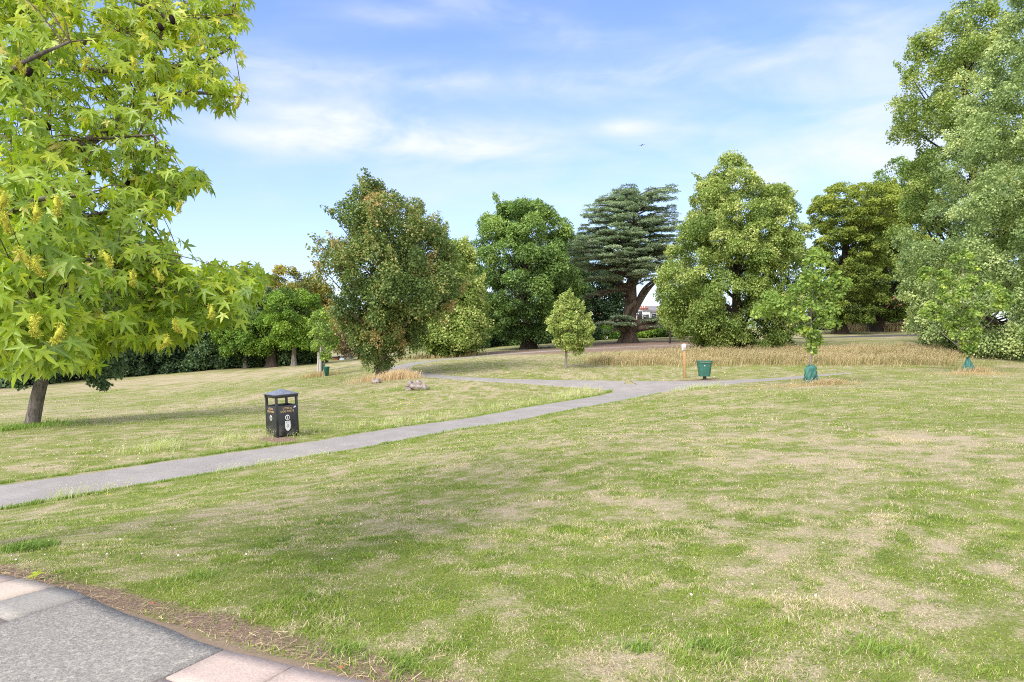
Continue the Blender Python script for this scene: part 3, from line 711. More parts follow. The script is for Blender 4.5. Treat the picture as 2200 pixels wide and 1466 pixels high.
def trunk_and_limbs(th, base, A, Y, r0, C, n_limb, mat, top=.8, lean=(0, 0), flare=1.5, start=.25, split=False, thick=1.0, sides=10, z_first=None):
    zt = A[0, 0] + (A[-1, 0] - A[0, 0]) * top
    z0 = base[2]
    zz = np.linspace(0, 1, 12)
    ax = []
    for s in zz:
        z = z0 - .15 + (zt - z0) * s
        cx = np.interp(z, A[:, 0], A[:, 1]); k = min(1, max(0, (z - A[0, 0]) / (A[-1, 0] - A[0, 0] + 1e-6))) ** .8
        ax.append([base[0] * (1 - k) + cx * k + lean[0] * math.sin(s * 3.1), base[1] * (1 - k) + Y * k + lean[1] * s, z])
    ax = np.array(ax); r = r0 * (1 - .86 * zz ** 1.1) ; r[0] *= flare; r[1] *= 1 + (flare - 1) * .22
    mb = MB(); V, Fq = tube(spline(ax, 30), np.interp(np.linspace(0, 1, 30), zz, r), sides, wob=.16, seed=r0); mb.add(V, Fq)
    if n_limb:
        lb = mb
        idx = rng.choice(len(C), min(n_limb, len(C)), replace=False)
        for i in idx:
            c = C[i]; hd = math.hypot(c[0] - ax[0][0], c[1] - ax[0][1])
            zs_ = max(z_first if z_first else z0 + (A[0, 0] - z0) * .8 + .3, c[2] - hd * rng.uniform(.55, 1.1) - .3); zs_ = min(zs_, zt * .97 + z0 * .03)
            s = (zs_ - ax[0][2]) / (ax[-1][2] - ax[0][2]); s = min(max(s, .05), .97)
            p0 = np.array([np.interp(s, zz, ax[:, j]) for j in range(3)])
            mid = p0 * .5 + c * .5 + np.array([0, 0, -.08 * hd]) + rng.normal(size=3) * .06 * hd
            P = spline([p0, mid, c], 9)
            rr = min(np.interp(s, zz, r) * .5, thick * .028 * (hd + 1.0)) * np.linspace(1, .18, 9)
            lb.add(*tube(P, rr, 5))
    return mb.build("trunk", mat, th, smooth=True)
def tree(name, label, cat, base, profile, mat, bmat, r0, n_cl, n_leaf, rc, leaf, Y=None, limbs=40, group=None, top=.8, lean=(0, 0), flare=1.5, extra=None, thick=1.0, **kw):
    Y = Y or base[1]
    A = interp_profile(profile, Y)
    th = thing(name, label, cat, base, group)
    V, Fc, T, C, rcl = foliage(A, Y, n_cl, n_leaf, rc, leaf, **kw)
    mb = MB().add(V, Fc, T)
    if extra:
        for prof, Ye, ncl, nl in extra:
            V2, F2, T2, C2, _ = foliage(interp_profile(prof, Ye), Ye, ncl, nl, rc, leaf, **kw); mb.add(V2, F2, T2); C = np.vstack([C, C2])
    mb.build("crown", mat, th)
    trunk_and_limbs(th, base, A, Y, r0, C, limbs, bmat, top, lean, flare, thick=thick)
    return th

LM = {
 'maple': leaf_mat("red_tinged_maple_leaves", [(0, (.035, .065, .018)), (.35, (.085, .13, .035)), (.6, (.16, .20, .06)), (.78, (.26, .21, .08)), (.92, (.32, .18, .09)), (1, (.38, .22, .13))], .25),
 'lime': leaf_mat("lime_tree_leaves", [(0, (.045, .08, .018)), (.4, (.115, .17, .035)), (.65, (.21, .26, .065)), (.85, (.34, .37, .13)), (1, (.46, .47, .22))], .3),
 'limepale': leaf_mat("pale_lime_tree_leaves", [(0, (.06, .095, .035)), (.35, (.14, .195, .07)), (.6, (.25, .31, .12)), (.85, (.40, .44, .21)), (1, (.50, .53, .30))], .3),
 'oak': leaf_mat("oak_leaves", [(0, (.03, .06, .02)), (.45, (.085, .145, .035)), (.75, (.15, .225, .055)), (1, (.22, .30, .08))], .25),
 'dark': leaf_mat("dark_hedgerow_leaves", [(0, (.014, .030, .014)), (.5, (.035, .065, .025)), (1, (.08, .13, .05))], .2),
 'bright': leaf_mat("bright_maple_leaves", [(0, (.03, .06, .012)), (.4, (.085, .15, .02)), (.75, (.16, .25, .035)), (1, (.24, .32, .06))], .35),
 'olive': leaf_mat("yellowing_leaves", [(0, (.035, .045, .012)), (.4, (.10, .115, .02)), (.7, (.22, .20, .035)), (1, (.36, .27, .06))], .3),
 'gold': leaf_mat("golden_green_leaves", [(0, (.035, .055, .012)), (.35, (.09, .125, .022)), (.6, (.15, .19, .032)), (.82, (.19, .235, .04)), (1, (.25, .28, .05))], .25),
 'cedar': leaf_mat("cedar_needles", [(0, (.06, .09, .055)), (.45, (.19, .25, .155)), (1, (.42, .49, .34))], .12),
 'sap': leaf_mat("sapling_leaves", [(0, (.06, .105, .025)), (.4, (.13, .20, .04)), (.75, (.23, .30, .075)), (1, (.38, .42, .09))], .35),
 'brown': leaf_mat("bronze_leaves", [(0, (.035, .028, .014)), (.5, (.11, .085, .04)), (1, (.23, .18, .08))], .2),
}

# maple with red tips
b = G(820, 812); Y = b[1]
mt_prof = [(408, 795, 845), (425, 770, 872), (450, 742, 902), (480, 728, 932), (520, 716, 952), (550, 700, 972), (600, 697, 974), (650, 708, 968), (690, 726, 950), (722, 755, 915), (745, 775, 885)]
tree("maple_tree", "broad maple with red tinged leaves in the middle of the lawn", "tree", b, mt_prof, LM['maple'], BARK_M, .26, 260, 105000, .62, .115, limbs=60, droop=.25, spikes=90, spike_len=.95, tvar=.12, seed=2, flat=1.0, tintbase=.45, core=.35, depth=.9, top=.85, thick=1.2)
mp = bpy.data.objects['maple_tree']
V, Fc, T, C, _ = foliage(interp_profile([(660, 765, 885), (700, 748, 900), (735, 752, 892), (765, 775, 868), (790, 797, 845), (806, 811, 829)], Y - .3), Y - .3, 90, 21000, .34, .085, droop=.1, seed=5, flat=1.1, tintbase=.36)
MB().add(V, Fc, T).build("sucker_shoots", LM['maple'], {'e': mp, '_o': mp.location.copy()})

# pale lime beyond the path
b = G(935, 767)
tree("lime_tree", "pale green lime tree with low skirt behind the red tinged maple", "tree", b, [(535, 950, 1000), (560, 930, 1015), (600, 905, 1030), (640, 893, 1038), (690, 885, 1045), (730, 880, 1035), (755, 900, 1018), (764, 925, 990)], LM['lime'], BARK_D, .35, 170, 60000, .9, .17, limbs=20, tvar=.14, seed=4, tintbase=.55, droop=.6)
b = G(1010, 752)
tree("tree", "light green tree showing between the pale lime and the oak", "tree", W(1003, 748, 82), [(555, 985, 1030), (600, 965, 1040), (680, 960, 1050), (735, 970, 1050)], LM['bright'], BARK_D, .3, 90, 22000, 1.0, .22, limbs=8, seed=14, tintbase=.35)
# oak
b = G(1135, 750)
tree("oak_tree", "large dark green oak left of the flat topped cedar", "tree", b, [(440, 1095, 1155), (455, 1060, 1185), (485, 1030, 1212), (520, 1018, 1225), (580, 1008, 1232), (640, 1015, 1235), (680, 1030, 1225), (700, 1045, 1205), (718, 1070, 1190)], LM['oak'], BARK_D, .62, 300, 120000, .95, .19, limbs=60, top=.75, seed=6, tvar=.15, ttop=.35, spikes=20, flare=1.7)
# darker trees behind the cedar
tree("tree", "dark tree standing behind the cedar's lower limbs", "tree", W(1290, 733, 98), [(575, 1245, 1340), (620, 1225, 1350), (680, 1215, 1345), (715, 1230, 1340)], LM['dark'], BARK_D, .4, 120, 30000, 1.3, .26, limbs=14, seed=9, tintbase=.45)
tree("tree", "dark tree filling the gap between oak and cedar", "tree", W(1212, 741, 92), [(500, 1195, 1240), (560, 1190, 1255), (640, 1185, 1262), (700, 1190, 1250)], LM['oak'], BARK_D, .35, 100, 26000, 1.1, .24, limbs=14, seed=10, tintbase=.3)

# big lime in the middle right
b = G(1590, 752)
tree("lime_tree", "massive lime tree reaching the ground between cedar and golden trees", "tree", b, [(341, 1568, 1584), (356, 1546, 1606), (378, 1524, 1640), (402, 1508, 1668), (440, 1492, 1690), (500, 1462, 1712), (560, 1440, 1722), (610, 1428, 1718), (660, 1425, 1708), (700, 1450, 1700), (730, 1482, 1695), (752, 1520, 1680)], LM['lime'], BARK_D, .45, 540, 210000, .70, .13, limbs=40, seed=12, tvar=.10, ttop=.18, tintbase=.54, droop=.7, spikes=70, spike_len=1.0)
# golden-green trees at the back right
GP = "golden green trees over the far path"
b1 = G(1805, 718, 30)
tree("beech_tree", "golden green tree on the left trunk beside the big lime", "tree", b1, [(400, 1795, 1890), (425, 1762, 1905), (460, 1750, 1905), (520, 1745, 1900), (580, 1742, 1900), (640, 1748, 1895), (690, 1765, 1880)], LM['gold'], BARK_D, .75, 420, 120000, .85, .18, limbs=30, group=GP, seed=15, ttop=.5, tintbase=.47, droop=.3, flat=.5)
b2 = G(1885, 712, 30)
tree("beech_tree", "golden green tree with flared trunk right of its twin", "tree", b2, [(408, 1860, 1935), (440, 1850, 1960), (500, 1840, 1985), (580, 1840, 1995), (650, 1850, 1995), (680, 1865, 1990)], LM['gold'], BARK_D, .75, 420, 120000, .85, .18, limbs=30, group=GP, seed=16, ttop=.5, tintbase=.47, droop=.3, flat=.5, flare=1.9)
tree("tree", "blue green treetop rising behind the golden trees", "tree", W(1945, 708, 100), [(348, 1905, 1945), (372, 1888, 1970), (420, 1885, 1990), (500, 1890, 2010), (640, 1900, 2010)], LM['oak'], BARK_D, .5, 130, 36000, 1.3, .27, limbs=14, seed=17, tintbase=.6)
tree("tree", "thin dark trunked tree in the shade behind the golden trees", "tree", W(1828, 709, 92), [(560, 1800, 1860), (640, 1790, 1870), (685, 1800, 1865)], LM['dark'], BARK_D, .55, 60, 14000, 1.2, .26, limbs=6, seed=18, top=.6)
# tall pair at the right edge
b3 = G(2085, 742)
tree("lime_tree", "tall airy yellow green lime rising highest near the right edge", "tree", W(2085, 742, 58), [(14, 2050, 2095), (40, 2018, 2135), (90, 1978, 2165), (150, 1955, 2185), (210, 1935, 2200), (280, 1930, 2215), (350, 1955, 2240), (420, 1945, 2260), (520, 1945, 2270), (620, 1950, 2260), (700, 1990, 2220)], LM['lime'], BARK_D, .6, 430, 150000, 1.0, .17, limbs=110, seed=19, tintbase=.52, tvar=.13, droop=.5, spikes=60, spike_len=1.4, core=.15, top=.92, thick=.8)
b4 = G(2235, 769)
tree("lime_tree", "huge pale flowering lime cut off by the right edge", "tree", b4, [(-220, 2230, 2330), (-80, 2195, 2400), (30, 2195, 2440), (90, 2150, 2460), (200, 2110, 2480), (330, 2062, 2480), (400, 2035, 2480), (460, 1985, 2480), (520, 1968, 2480), (580, 1985, 2470), (650, 1985, 2460), (710, 1990, 2440), (745, 2040, 2420), (762, 2100, 2380)], LM['limepale'], BARK_D, .5, 620, 240000, .85, .135, extra=[([(640, 1990, 2380), (700, 1995, 2380), (740, 2030, 2380), (764, 2080, 2360)], b4[1] - .5, 110, 45000)], limbs=26, thick=.6, seed=20, tintbase=.45, tvar=.16, droop=.75, spikes=60, spike_len=.9)
# left background
LB = "trees along the left boundary"
b5 = G(528, 791)
tree("maple_tree", "round green tree on the left of three beyond the lawn", "tree", b5, [(664, 505, 555), (680, 480, 590), (705, 468, 600), (735, 466, 602), (757, 480, 595)], LM['bright'], BARK_G, .22, 110, 42000, .75, .16, limbs=20, group=LB, seed=22, tintbase=.42, thick=1.2)
tree("maple_tree", "bright green tree with tallest round crown by the staked saplings", "tree", G(632, 786), [(632, 600, 660), (650, 578, 680), (680, 570, 694), (715, 575, 694), (745, 590, 684)], LM['bright'], BARK_G, .24, 120, 46000, .75, .16, limbs=20, group=LB, seed=23, tintbase=.56, thick=1.2)
tree("old_tree", "thick dark trunk between the two round green trees", "tree", G(584, 789) , [(640, 560, 600), (690, 545, 625), (740, 550, 625), (760, 560, 610)], LM['dark'], BARK_D, .5, 70, 17000, .9, .2, Y=G(584, 789)[1] + 1.5, limbs=14, group=LB, seed=24, tintbase=.5)
tree("yellowing_tree", "yellow brown treetop rising behind the round green trees", "tree", W(620, 776, 84), [(578, 590, 640), (595, 560, 668), (625, 540, 682), (680, 530, 690), (740, 540, 690)], LM['olive'], BARK_D, .4, 150, 42000, 1.0, .2, limbs=24, group=LB, seed=25, tintbase=.55, spikes=20)
tree("yellowing_tree", "small yellow brown treetop touching the red tinged maple", "tree", W(690, 775, 86), [(622, 670, 705), (650, 655, 722), (700, 650, 730), (750, 660, 735)], LM['olive'], BARK_D, .3, 80, 22000, 1.0, .2, limbs=12, group=LB, seed=26, tintbase=.5)
tree("bronze_tree", "bronze leaved small tree beside the garages", "tree", W(775, 771, 76), [(690, 752, 800), (720, 722, 830), (745, 720, 840), (762, 735, 840)], LM['brown'], BARK_D, .3, 80, 22000, .8, .17, limbs=12, group=LB, seed=27, flat=.5)
HG = "dark trees and shrubs of the left hedgerow"
hedge = [(-120, 842, 640, 150), (10, 833, 668, 110), (95, 826, 676, 100), (180, 819, 650, 110), (262, 812, 640, 95), (335, 806, 672, 80), (395, 801, 690, 70), (450, 797, 672, 70), (505, 793, 700, 60), (560, 790, 712, 55), (610, 788, 712, 60), (665, 783, 720, 40)]
hl = ["dark hedgerow tree outside the left edge", "dark tree at the left edge behind the leaning trunk", "dark tree just right of the leaning trunk", "dark hedgerow tree below the sweetgum, second from the trunk",
      "tall hedgerow tree below the middle of the sweetgum", "hedgerow tree seen under the drooping sweetgum branch tips", "low dark shrub at the near end of the open hedgerow", "dark hedgerow tree left of the round green trees",
      "dark shrub behind the pale slim trunk", "dark shrub between the slim trunk and the thick trunk", "dark shrub right of the thick dark trunk", "dark shrub just left of the staked saplings"]
for (px, py, ty, hw), lab in zip(hedge, hl):
    g = G(px, py); Yh = g[1] + 2.5
    tree("hedgerow_tree", lab, "tree", (g[0], Yh, float(H(g[0], Yh)[0])), [(ty, px - hw * .3, px + hw * .3), (ty + (py - ty) * .25, px - hw * .7, px + hw * .7), (ty + (py - ty) * .6, px - hw * .8, px + hw * .8), (py - 6, px - hw * .75, px + hw * .75), (py, px - hw * .6, px + hw * .6)],
         LM['dark'], BARK_D, .2, 70, 20000, .85, .2, Y=Yh, limbs=6, group=HG, seed=int(abs(px)), tintbase=.5 + rng.uniform(-.12, .15), core=.3)
BG = "shrubs closing the back of the park"
back = [(1000, 748, 700, 50, 80, 'oak'), (1060, 746, 690, 45, 84, 'dark'), (1110, 744, 705, 45, 84, 'oak'), (1175, 743, 702, 50, 84, 'dark'), (1240, 740, 690, 50, 88, 'dark'), (1310, 736, 708, 45, 92, 'bright'), (1395, 731, 700, 40, 94, 'bright'), (1455, 728, 702, 40, 94, 'oak'), (1530, 722, 660, 60, 96, 'dark'), (1700, 716, 640, 70, 98, 'dark'), (1780, 712, 655, 50, 99, 'dark')]
bl_ = ["shrub right of the pale lime tree", "dark shrub left of the oak trunk", "green shrub just behind the oak trunk", "dark shrub right of the oak trunk", "dark shrub behind the small pale tree", "light green hedge left of the cedar trunk", "light green hedge right of the cedar trunk", "hedge under the cedar's long right limb", "dark shrub behind the left side of the big lime", "dark shrub behind the right side of the big lime", "dark shrub left of the golden trees"]
for (px, py, ty, hw, Yb, mk), lab in zip(back, bl_):
    tree("shrub", lab, "shrub", W(px, py, Yb), [(ty, px - hw * .5, px + hw * .5), (ty + (py - ty) * .4, px - hw, px + hw), (py, px - hw * .9, px + hw * .9)], LM[mk], BARK_D, .12, 50, 12000, .8, .2, limbs=4, group=BG, seed=int(px), tintbase=.42, core=.3)
for (px, lab) in [(1850, "clipped hedge left of the flared trunk under the golden trees"), (1925, "clipped hedge in front of the white house"), (2010, "clipped hedge ending behind the right lime")]:
    tree("hedge", lab, "hedge", W(px, 703, 104), [(683, px - 42, px + 42), (692, px - 46, px + 46), (706, px - 46, px + 46)], LM['bright'], BARK_D, .1, 60, 9000, .8, .2, limbs=4, group="clipped hedges at the far road", seed=int(px), tintbase=.35)
tree("conifer", "golden conifer beside the white house behind the cedar", "tree", W(1432, 722, 100), [(640, 1428, 1434), (660, 1421, 1442), (690, 1417, 1448), (715, 1417, 1448)], LM['gold'], BARK_D, .15, 60, 10000, .6, .2, limbs=4, seed=61, tintbase=.8)
tree("yew_tree", "dark tree with brown twigs between the cedar and the big lime", "tree", W(1462, 728, 84), [(630, 1440, 1490), (660, 1430, 1500), (700, 1435, 1500)], LM['dark'], BARK_D, .2, 50, 10000, .8, .2, limbs=14, seed=62, tintbase=.45)

# small lime tree by the path
b = G(1215, 790)
tree("young_lime_tree", "small round topped lime with pale trunk on the middle lawn", "tree", b, [(628, 1210, 1222), (645, 1202, 1236), (672, 1188, 1256), (695, 1182, 1272), (718, 1182, 1276), (738, 1196, 1266), (752, 1210, 1250)], LM['lime'], BARK_G, .085, 120, 26000, .30, .09, limbs=26, seed=30, tintbase=.66, tvar=.12, spikes=24, spike_len=.35, thick=.5, flare=1.15, lean=(.05, 0))

# ------------------------------------------------------------------ saplings
def sapling(label, base, profiles, n_cl, n_leaf, r0, leaf, group, bits=(), tvb=HEART_V, tfb=HEART_F, trunk_px=None, mat='sap'):
    Y = base[1]
    th = thing("sapling", label, "young tree", base, group)
    mb = MB(); Cs = []
    for k, (prof, frac) in enumerate(profiles):
        V, Fc, T, C, _ = foliage(interp_profile(prof, Y), Y, max(4, int(n_cl * frac)), int(n_leaf * frac), .22, leaf, droop=.5, core=.1, seed=40 + k, tv=tvb, tf=tfb, tintbase=.5, tvar=.12, lvar=.16, flat=.8)
        mb.add(V, Fc, T); Cs.append(C)
    mb.build("crown", LM[mat], th)
    C = np.vstack(Cs)
    A = interp_profile(profiles[0][0], Y)
    trunk_and_limbs(th, base, A, Y, r0, C, 40, BARK_G, .92, (0, 0), 1.1, thick=.45, z_first=A[0, 0] + .15)
    return th
SG = "young trees with green watering bags"
bR1 = G(1742, 826)
s1 = sapling("nearer leafy sapling with left side branch and green bag at its foot", bR1, [([(538, 1745, 1765), (555, 1728, 1780), (575, 1715, 1795), (600, 1700, 1805), (630, 1695, 1805), (665, 1692, 1790), (695, 1705, 1785), (718, 1722, 1770), (738, 1734, 1758)], .70),
   ([(628, 1640, 1670), (645, 1620, 1700), (665, 1612, 1700), (682, 1625, 1690)], .16), ([(575, 1795, 1812), (600, 1790, 1822), (625, 1790, 1815)], .05), ([(665, 1780, 1812), (680, 1775, 1808), (700, 1780, 1800)], .05), ([(735, 1736, 1750), (758, 1738, 1748), (765, 1739, 1745)], .03)], 110, 5200, .045, .105, SG)
bR2 = G(2078, 802)
s2 = sapling("farther leafy sapling in front of the right lime with green bag", bR2, [([(535, 2062, 2078), (560, 2045, 2092), (585, 2030, 2100), (620, 2018, 2105), (655, 2015, 2108), (690, 2025, 2105), (720, 2045, 2100), (745, 2062, 2092), (766, 2068, 2085)], .68),
   ([(575, 1975, 2010), (588, 1970, 2035), (605, 1985, 2030)], .09), ([(615, 2110, 2150), (635, 2110, 2172), (660, 2120, 2165)], .14), ([(655, 1970, 2020), (672, 1962, 2025), (690, 1970, 2010)], .09)], 120, 6500, .045, .105, SG)
BAG = simple("green_watering_bag_fabric", (.045, .145, .12), .6, .3, var=.3, scale=5, bump=.5, bscale=12)
def bag(label, base, hgt, w0, w1, lean, seed):
    """folded fabric watering bag round a trunk"""
    n_, m_ = 40, 18
    a = np.linspace(0, 2 * math.pi, n_, endpoint=False); V = []
    for k in range(m_):
        s = k / (m_ - 1)
        r = (w0 * (1 - s) + w1 * s) * (1 + .25 * math.sin(math.pi * s)) * (1 - .55 * max(0, s - .88) / .12)
        fold = 1 + .22 * np.sin(a * 4 + s * 5 + seed) + .14 * np.sin(a * 9 - s * 11 + seed * 2) + .20 * (fbm(np.cos(a) * 2 + seed, np.sin(a) * 2 + s * 7, 3, seed) - .5)
        V.append(np.c_[base[0] + r * fold * np.cos(a) + lean * s * hgt, base[1] + r * .75 * fold * np.sin(a), np.full(n_, base[2] - .02 + s * hgt) + .03 * np.sin(a * 4 + seed)])
    V = np.concatenate(V); i = np.arange(m_ - 1)[:, None] * n_; j = np.arange(n_)[None]; k = (j + 1) % n_
    mb = MB().add(V, np.stack([i + j, i + k, i + n_ + k, i + n_ + j], -1).reshape(-1, 4))
    o_ = mb.build("watering_bag", BAG, thing_dummy := None, smooth=True)
    sd_ = o_.modifiers.new("solid", 'SOLIDIFY'); sd_.thickness = .008
    return tag(o_, label, "watering bag", "green fabric watering bags")
bag("creased green bag wrapped round the nearer sapling trunk", (bR1[0] - .03, bR1[1] - .05, bR1[2]), .78, .19, .17, 0.02, 3)
bag("pointed green bag wrapped round the farther sapling trunk", (bR2[0] + .05, bR2[1] - .05, bR2[2]), .80, .23, .08, -.06, 8)
# staked pair on the left
SP = "staked saplings on the left lawn"
STAKE = simple("weathered_stake_wood", (.46, .42, .40), .9, .1, scale=20, bump=.4)
BUCKET = simple("dark_green_plastic", (.012, .13, .10), .4, .5, scale=5)
for (px, py, prof, lab, sx, slab_, bk) in [(697, 808, [(668, 690, 715), (690, 680, 728), (715, 676, 730), (745, 680, 726), (775, 688, 718)], "nearer staked sapling with bright leaves", -9, "front pale stake holding the nearer staked sapling", (8, "green watering bucket right of the front stake")),
                                           (690, 798, [(672, 675, 692), (690, 662, 700), (712, 658, 700), (735, 665, 700), (755, 672, 700)], "farther staked sapling half hidden on the left", -7, "rear pale stake holding the farther staked sapling", (4, "green watering bucket behind the front stake"))]:
    g = G(px, py); sapling(lab, g, [(prof, 1.0)], 46, 3800, .05, .11, SP, tvb=LEAF_V, tfb=LEAF_F)
    s_ = G(px + sx, py); k_ = 1 / F * s_[1]
    V, Fq = tube([s_ + [0, 0, -.1], s_ + [.06, 0, 1.4 + (py - 798) * .05]], [.09, .075], 10)
    o_ = MB().add(V, Fq).build("stake", STAKE); tag(o_, slab_, "stake", "pale stakes on the left lawn")
    q = g + [bk[0] * k_, -.35, 0]; q[2] = H(q[0], q[1])[0]
    zz = np.array([.18, .18, .72, .75, .75, .70]); rr = np.array([.001, .10, .18, .20, .17, .16])
    V, Fq = tube(np.c_[np.full(6, q[0]), np.full(6, q[1]), q[2] - .18 + zz + np.arange(6) * 1e-4], rr, 16)
    o_ = MB().add(V, Fq).build("bucket", BUCKET, smooth=False); tag(o_, bk[1], "bucket", "green buckets at the staked saplings")

# ------------------------------------------------------------------ cedar
b = G(1352, 736); YC = b[1]
th = thing("cedar_tree", "old flat topped cedar with tiered blue green foliage", "tree", b)
kx = lambda px: (px - CX) / F * YC
kz = lambda py: EYE - (py - CY) / F * YC
ax = np.array([[kx(1350), YC, b[2] - .3], [kx(1352), YC, kz(722)], [kx(1353), YC, kz(700)], [kx(1354), YC, kz(660)], [kx(1356), YC, kz(620)], [kx(1358), YC, kz(590)], [kx(1356), YC, kz(540)], [kx(1362), YC, kz(480)], [kx(1370), YC, kz(430)]])
rr = np.array([1.15, .85, .64, .58, .58, .46, .32, .2, .08])
V, Fq = tube(spline(ax, 40), np.interp(np.linspace(0, 8, 40), np.arange(9), rr), 18, wob=.3, seed=3)
ctr = (V, Fq)
prof = [(417, 1302, 1456), (430, 1268, 1462), (452, 1246, 1466), (480, 1230, 1468), (520, 1200, 1470), (555, 1176, 1472), (585, 1180, 1460), (605, 1200, 1440)]
PA = np.array([(kz(p), kx(l), kx(r)) for p, l, r in prof])[::-1]
pads = []; limbs = MB().add(*ctr)
for k in range(200):
    py = rng.choice([414, 424, 436, 450, 464, 478, 492, 507, 522, 537, 552, 567, 582, 597], p=np.array([1.1, 1, 1, 1, 1, 1, 1.1, 1.2, 1.3, 1.3, 1.3, 1.3, 1.0, .6]) / 15.2) + rng.uniform(-3.5, 3.5) + 7 * math.sin(k * 2.4)
    z = kz(py); a = rng.uniform(0, 6.283)
    xl, xr = np.interp(z, PA[:, 0], PA[:, 1]), np.interp(z, PA[:, 0], PA[:, 2])
    cx = np.interp(z, ax[:, 2], ax[:, 0]); rX = ((xr - cx) if math.cos(a) > 0 else (cx - xl)); rY = .5 * (xr - xl)
    L = 1 / math.sqrt((math.cos(a) / rX) ** 2 + (math.sin(a) / rY) ** 2)
    L = max(L - .5, .8) * (1 - .12 * rng.random() ** 2)
    tip = np.array([cx + L * math.cos(a), YC + L * math.sin(a), z])
    st = np.array([cx, YC, max(z - .12 * L - .3, kz(640))])
    P = spline([st, st * .55 + tip * .45 + [0, 0, .10 * L], tip], 9)
    limbs.add(*tube(P, np.linspace(.04 + .012 * L, .025, 9), 5))
    for s in np.arange(.42 if L > 3 else .1, 1.01, 1.0 / max(L, 1)):
        c = P[0] + 0
        c = np.array([np.interp(s * 8, np.arange(9), P[:, j]) for j in range(3)])
        c[2] += rng.normal() * .07; side = rng.uniform(-1, 1) * 1.2 * s
        c = c + np.array([-math.sin(a), math.cos(a), 0]) * side
        pads.append((*c, rng.uniform(.35, .85) * (.75 + .35 * s)))
for (x0, y0, x1, y1, n_, dpt) in [(1352, 700, 1292, 696, 14, -2.2), (1356, 690, 1482, 691, 22, -2.8), (1362, 700, 1478, 706, 18, -4.2), (1350, 704, 1330, 700, 6, -3.0), (1350, 692, 1320, 684, 8, -2.6), (1350, 612, 1240, 648, 6, -.6), (1345, 706, 1310, 712, 3, -2.5), (1352, 620, 1380, 585, 3, -1.5), (1358, 665, 1415, 600, 1, 0)]:
    p0 = np.array([kx(x0), YC, kz(y0 + 8)]); p1 = np.array([kx(x1), YC + dpt, kz(y1)])
    P = spline([p0, p0 * .5 + p1 * .5 + [0, 0, .35], p1], 12)
    limbs.add(*tube(P, np.linspace(.42, .07, 12), 7, wob=.2, seed=x0))
    for s in np.linspace(.28, 1.02, n_):
        c = np.array([np.interp(s * 11, np.arange(12), P[:, j]) for j in range(3)]) + [rng.uniform(-.3, .3), rng.uniform(-.8, .8), rng.uniform(-.1, .15)]
        if n_ > 1: pads.append((*c, rng.uniform(.6, 1.0)))
# two big rising limbs, visible against the sky
for pts_ in ([(1366, 655, 0), (1380, 625, -.3), (1400, 606, -.6), (1425, 596, -1)], [(1350, 590, 0), (1318, 575, -.4), (1285, 578, -.7), (1262, 584, -1)], [(1348, 610, 0), (1320, 622, -.4), (1285, 640, -.8)]):
    P = spline([[kx(x), YC + d, kz(y)] for x, y, d in pts_], 14); limbs.add(*tube(P, np.linspace(.22, .10, 14), 8, wob=.15))
# burrs and sawn stub on the trunk
for pts_, r_ in (([(1344, 678, -.8), (1346, 668, -1.1), (1350, 660, -1.2), (1358, 655, -1.0), (1360, 648, -.9)], .26), ([(1342, 645, -.6), (1341, 638, -1.1)], .33)):
    limbs.add(*tube(spline([[kx(x), YC + d, kz(y)] for x, y, d in pts_], 10), r_, 8))
limbs.build("trunk", BARK_M, th, smooth=True)
pads = np.array(pads); npad = len(pads); per = int(240000 / npad)
ci = np.repeat(np.arange(npad), per); n_ = len(ci)
a = rng.uniform(0, 6.283, n_); r = np.sqrt(rng.random(n_)) * pads[ci, 3]
lob = .65 + .7 * fbm(np.cos(a) * 2 + ci * 3.3, np.sin(a) * 2, 2, 5); r = r * lob
Pp = np.c_[pads[ci, 0] + r * np.cos(a), pads[ci, 1] + r * np.sin(a), pads[ci, 2] - .15 * r ** 2 + rng.normal(size=n_) * .045 + .10 * fbm(pads[ci, 0] + r * np.cos(a) * 3, r * np.sin(a) * 3, 2, 3)]
al = norm(np.c_[np.cos(a) + rng.normal(size=n_) * .5, np.sin(a) + rng.normal(size=n_) * .5, rng.normal(size=n_) * .3 + .12]); nr = norm(np.c_[rng.normal(size=(n_, 2)) * .55, np.ones(n_)])
V, Fc = scatter(NEED_V, LEAF_F, Pp, al, nr, .24 * rng.uniform(.6, 1.2, n_))
MB().add(V, Fc, np.repeat(np.clip(.5 + rng.normal(size=npad)[ci] * .13 + rng.normal(size=n_) * .15, 0, 1), 4)).build("crown", LM['cedar'], th)

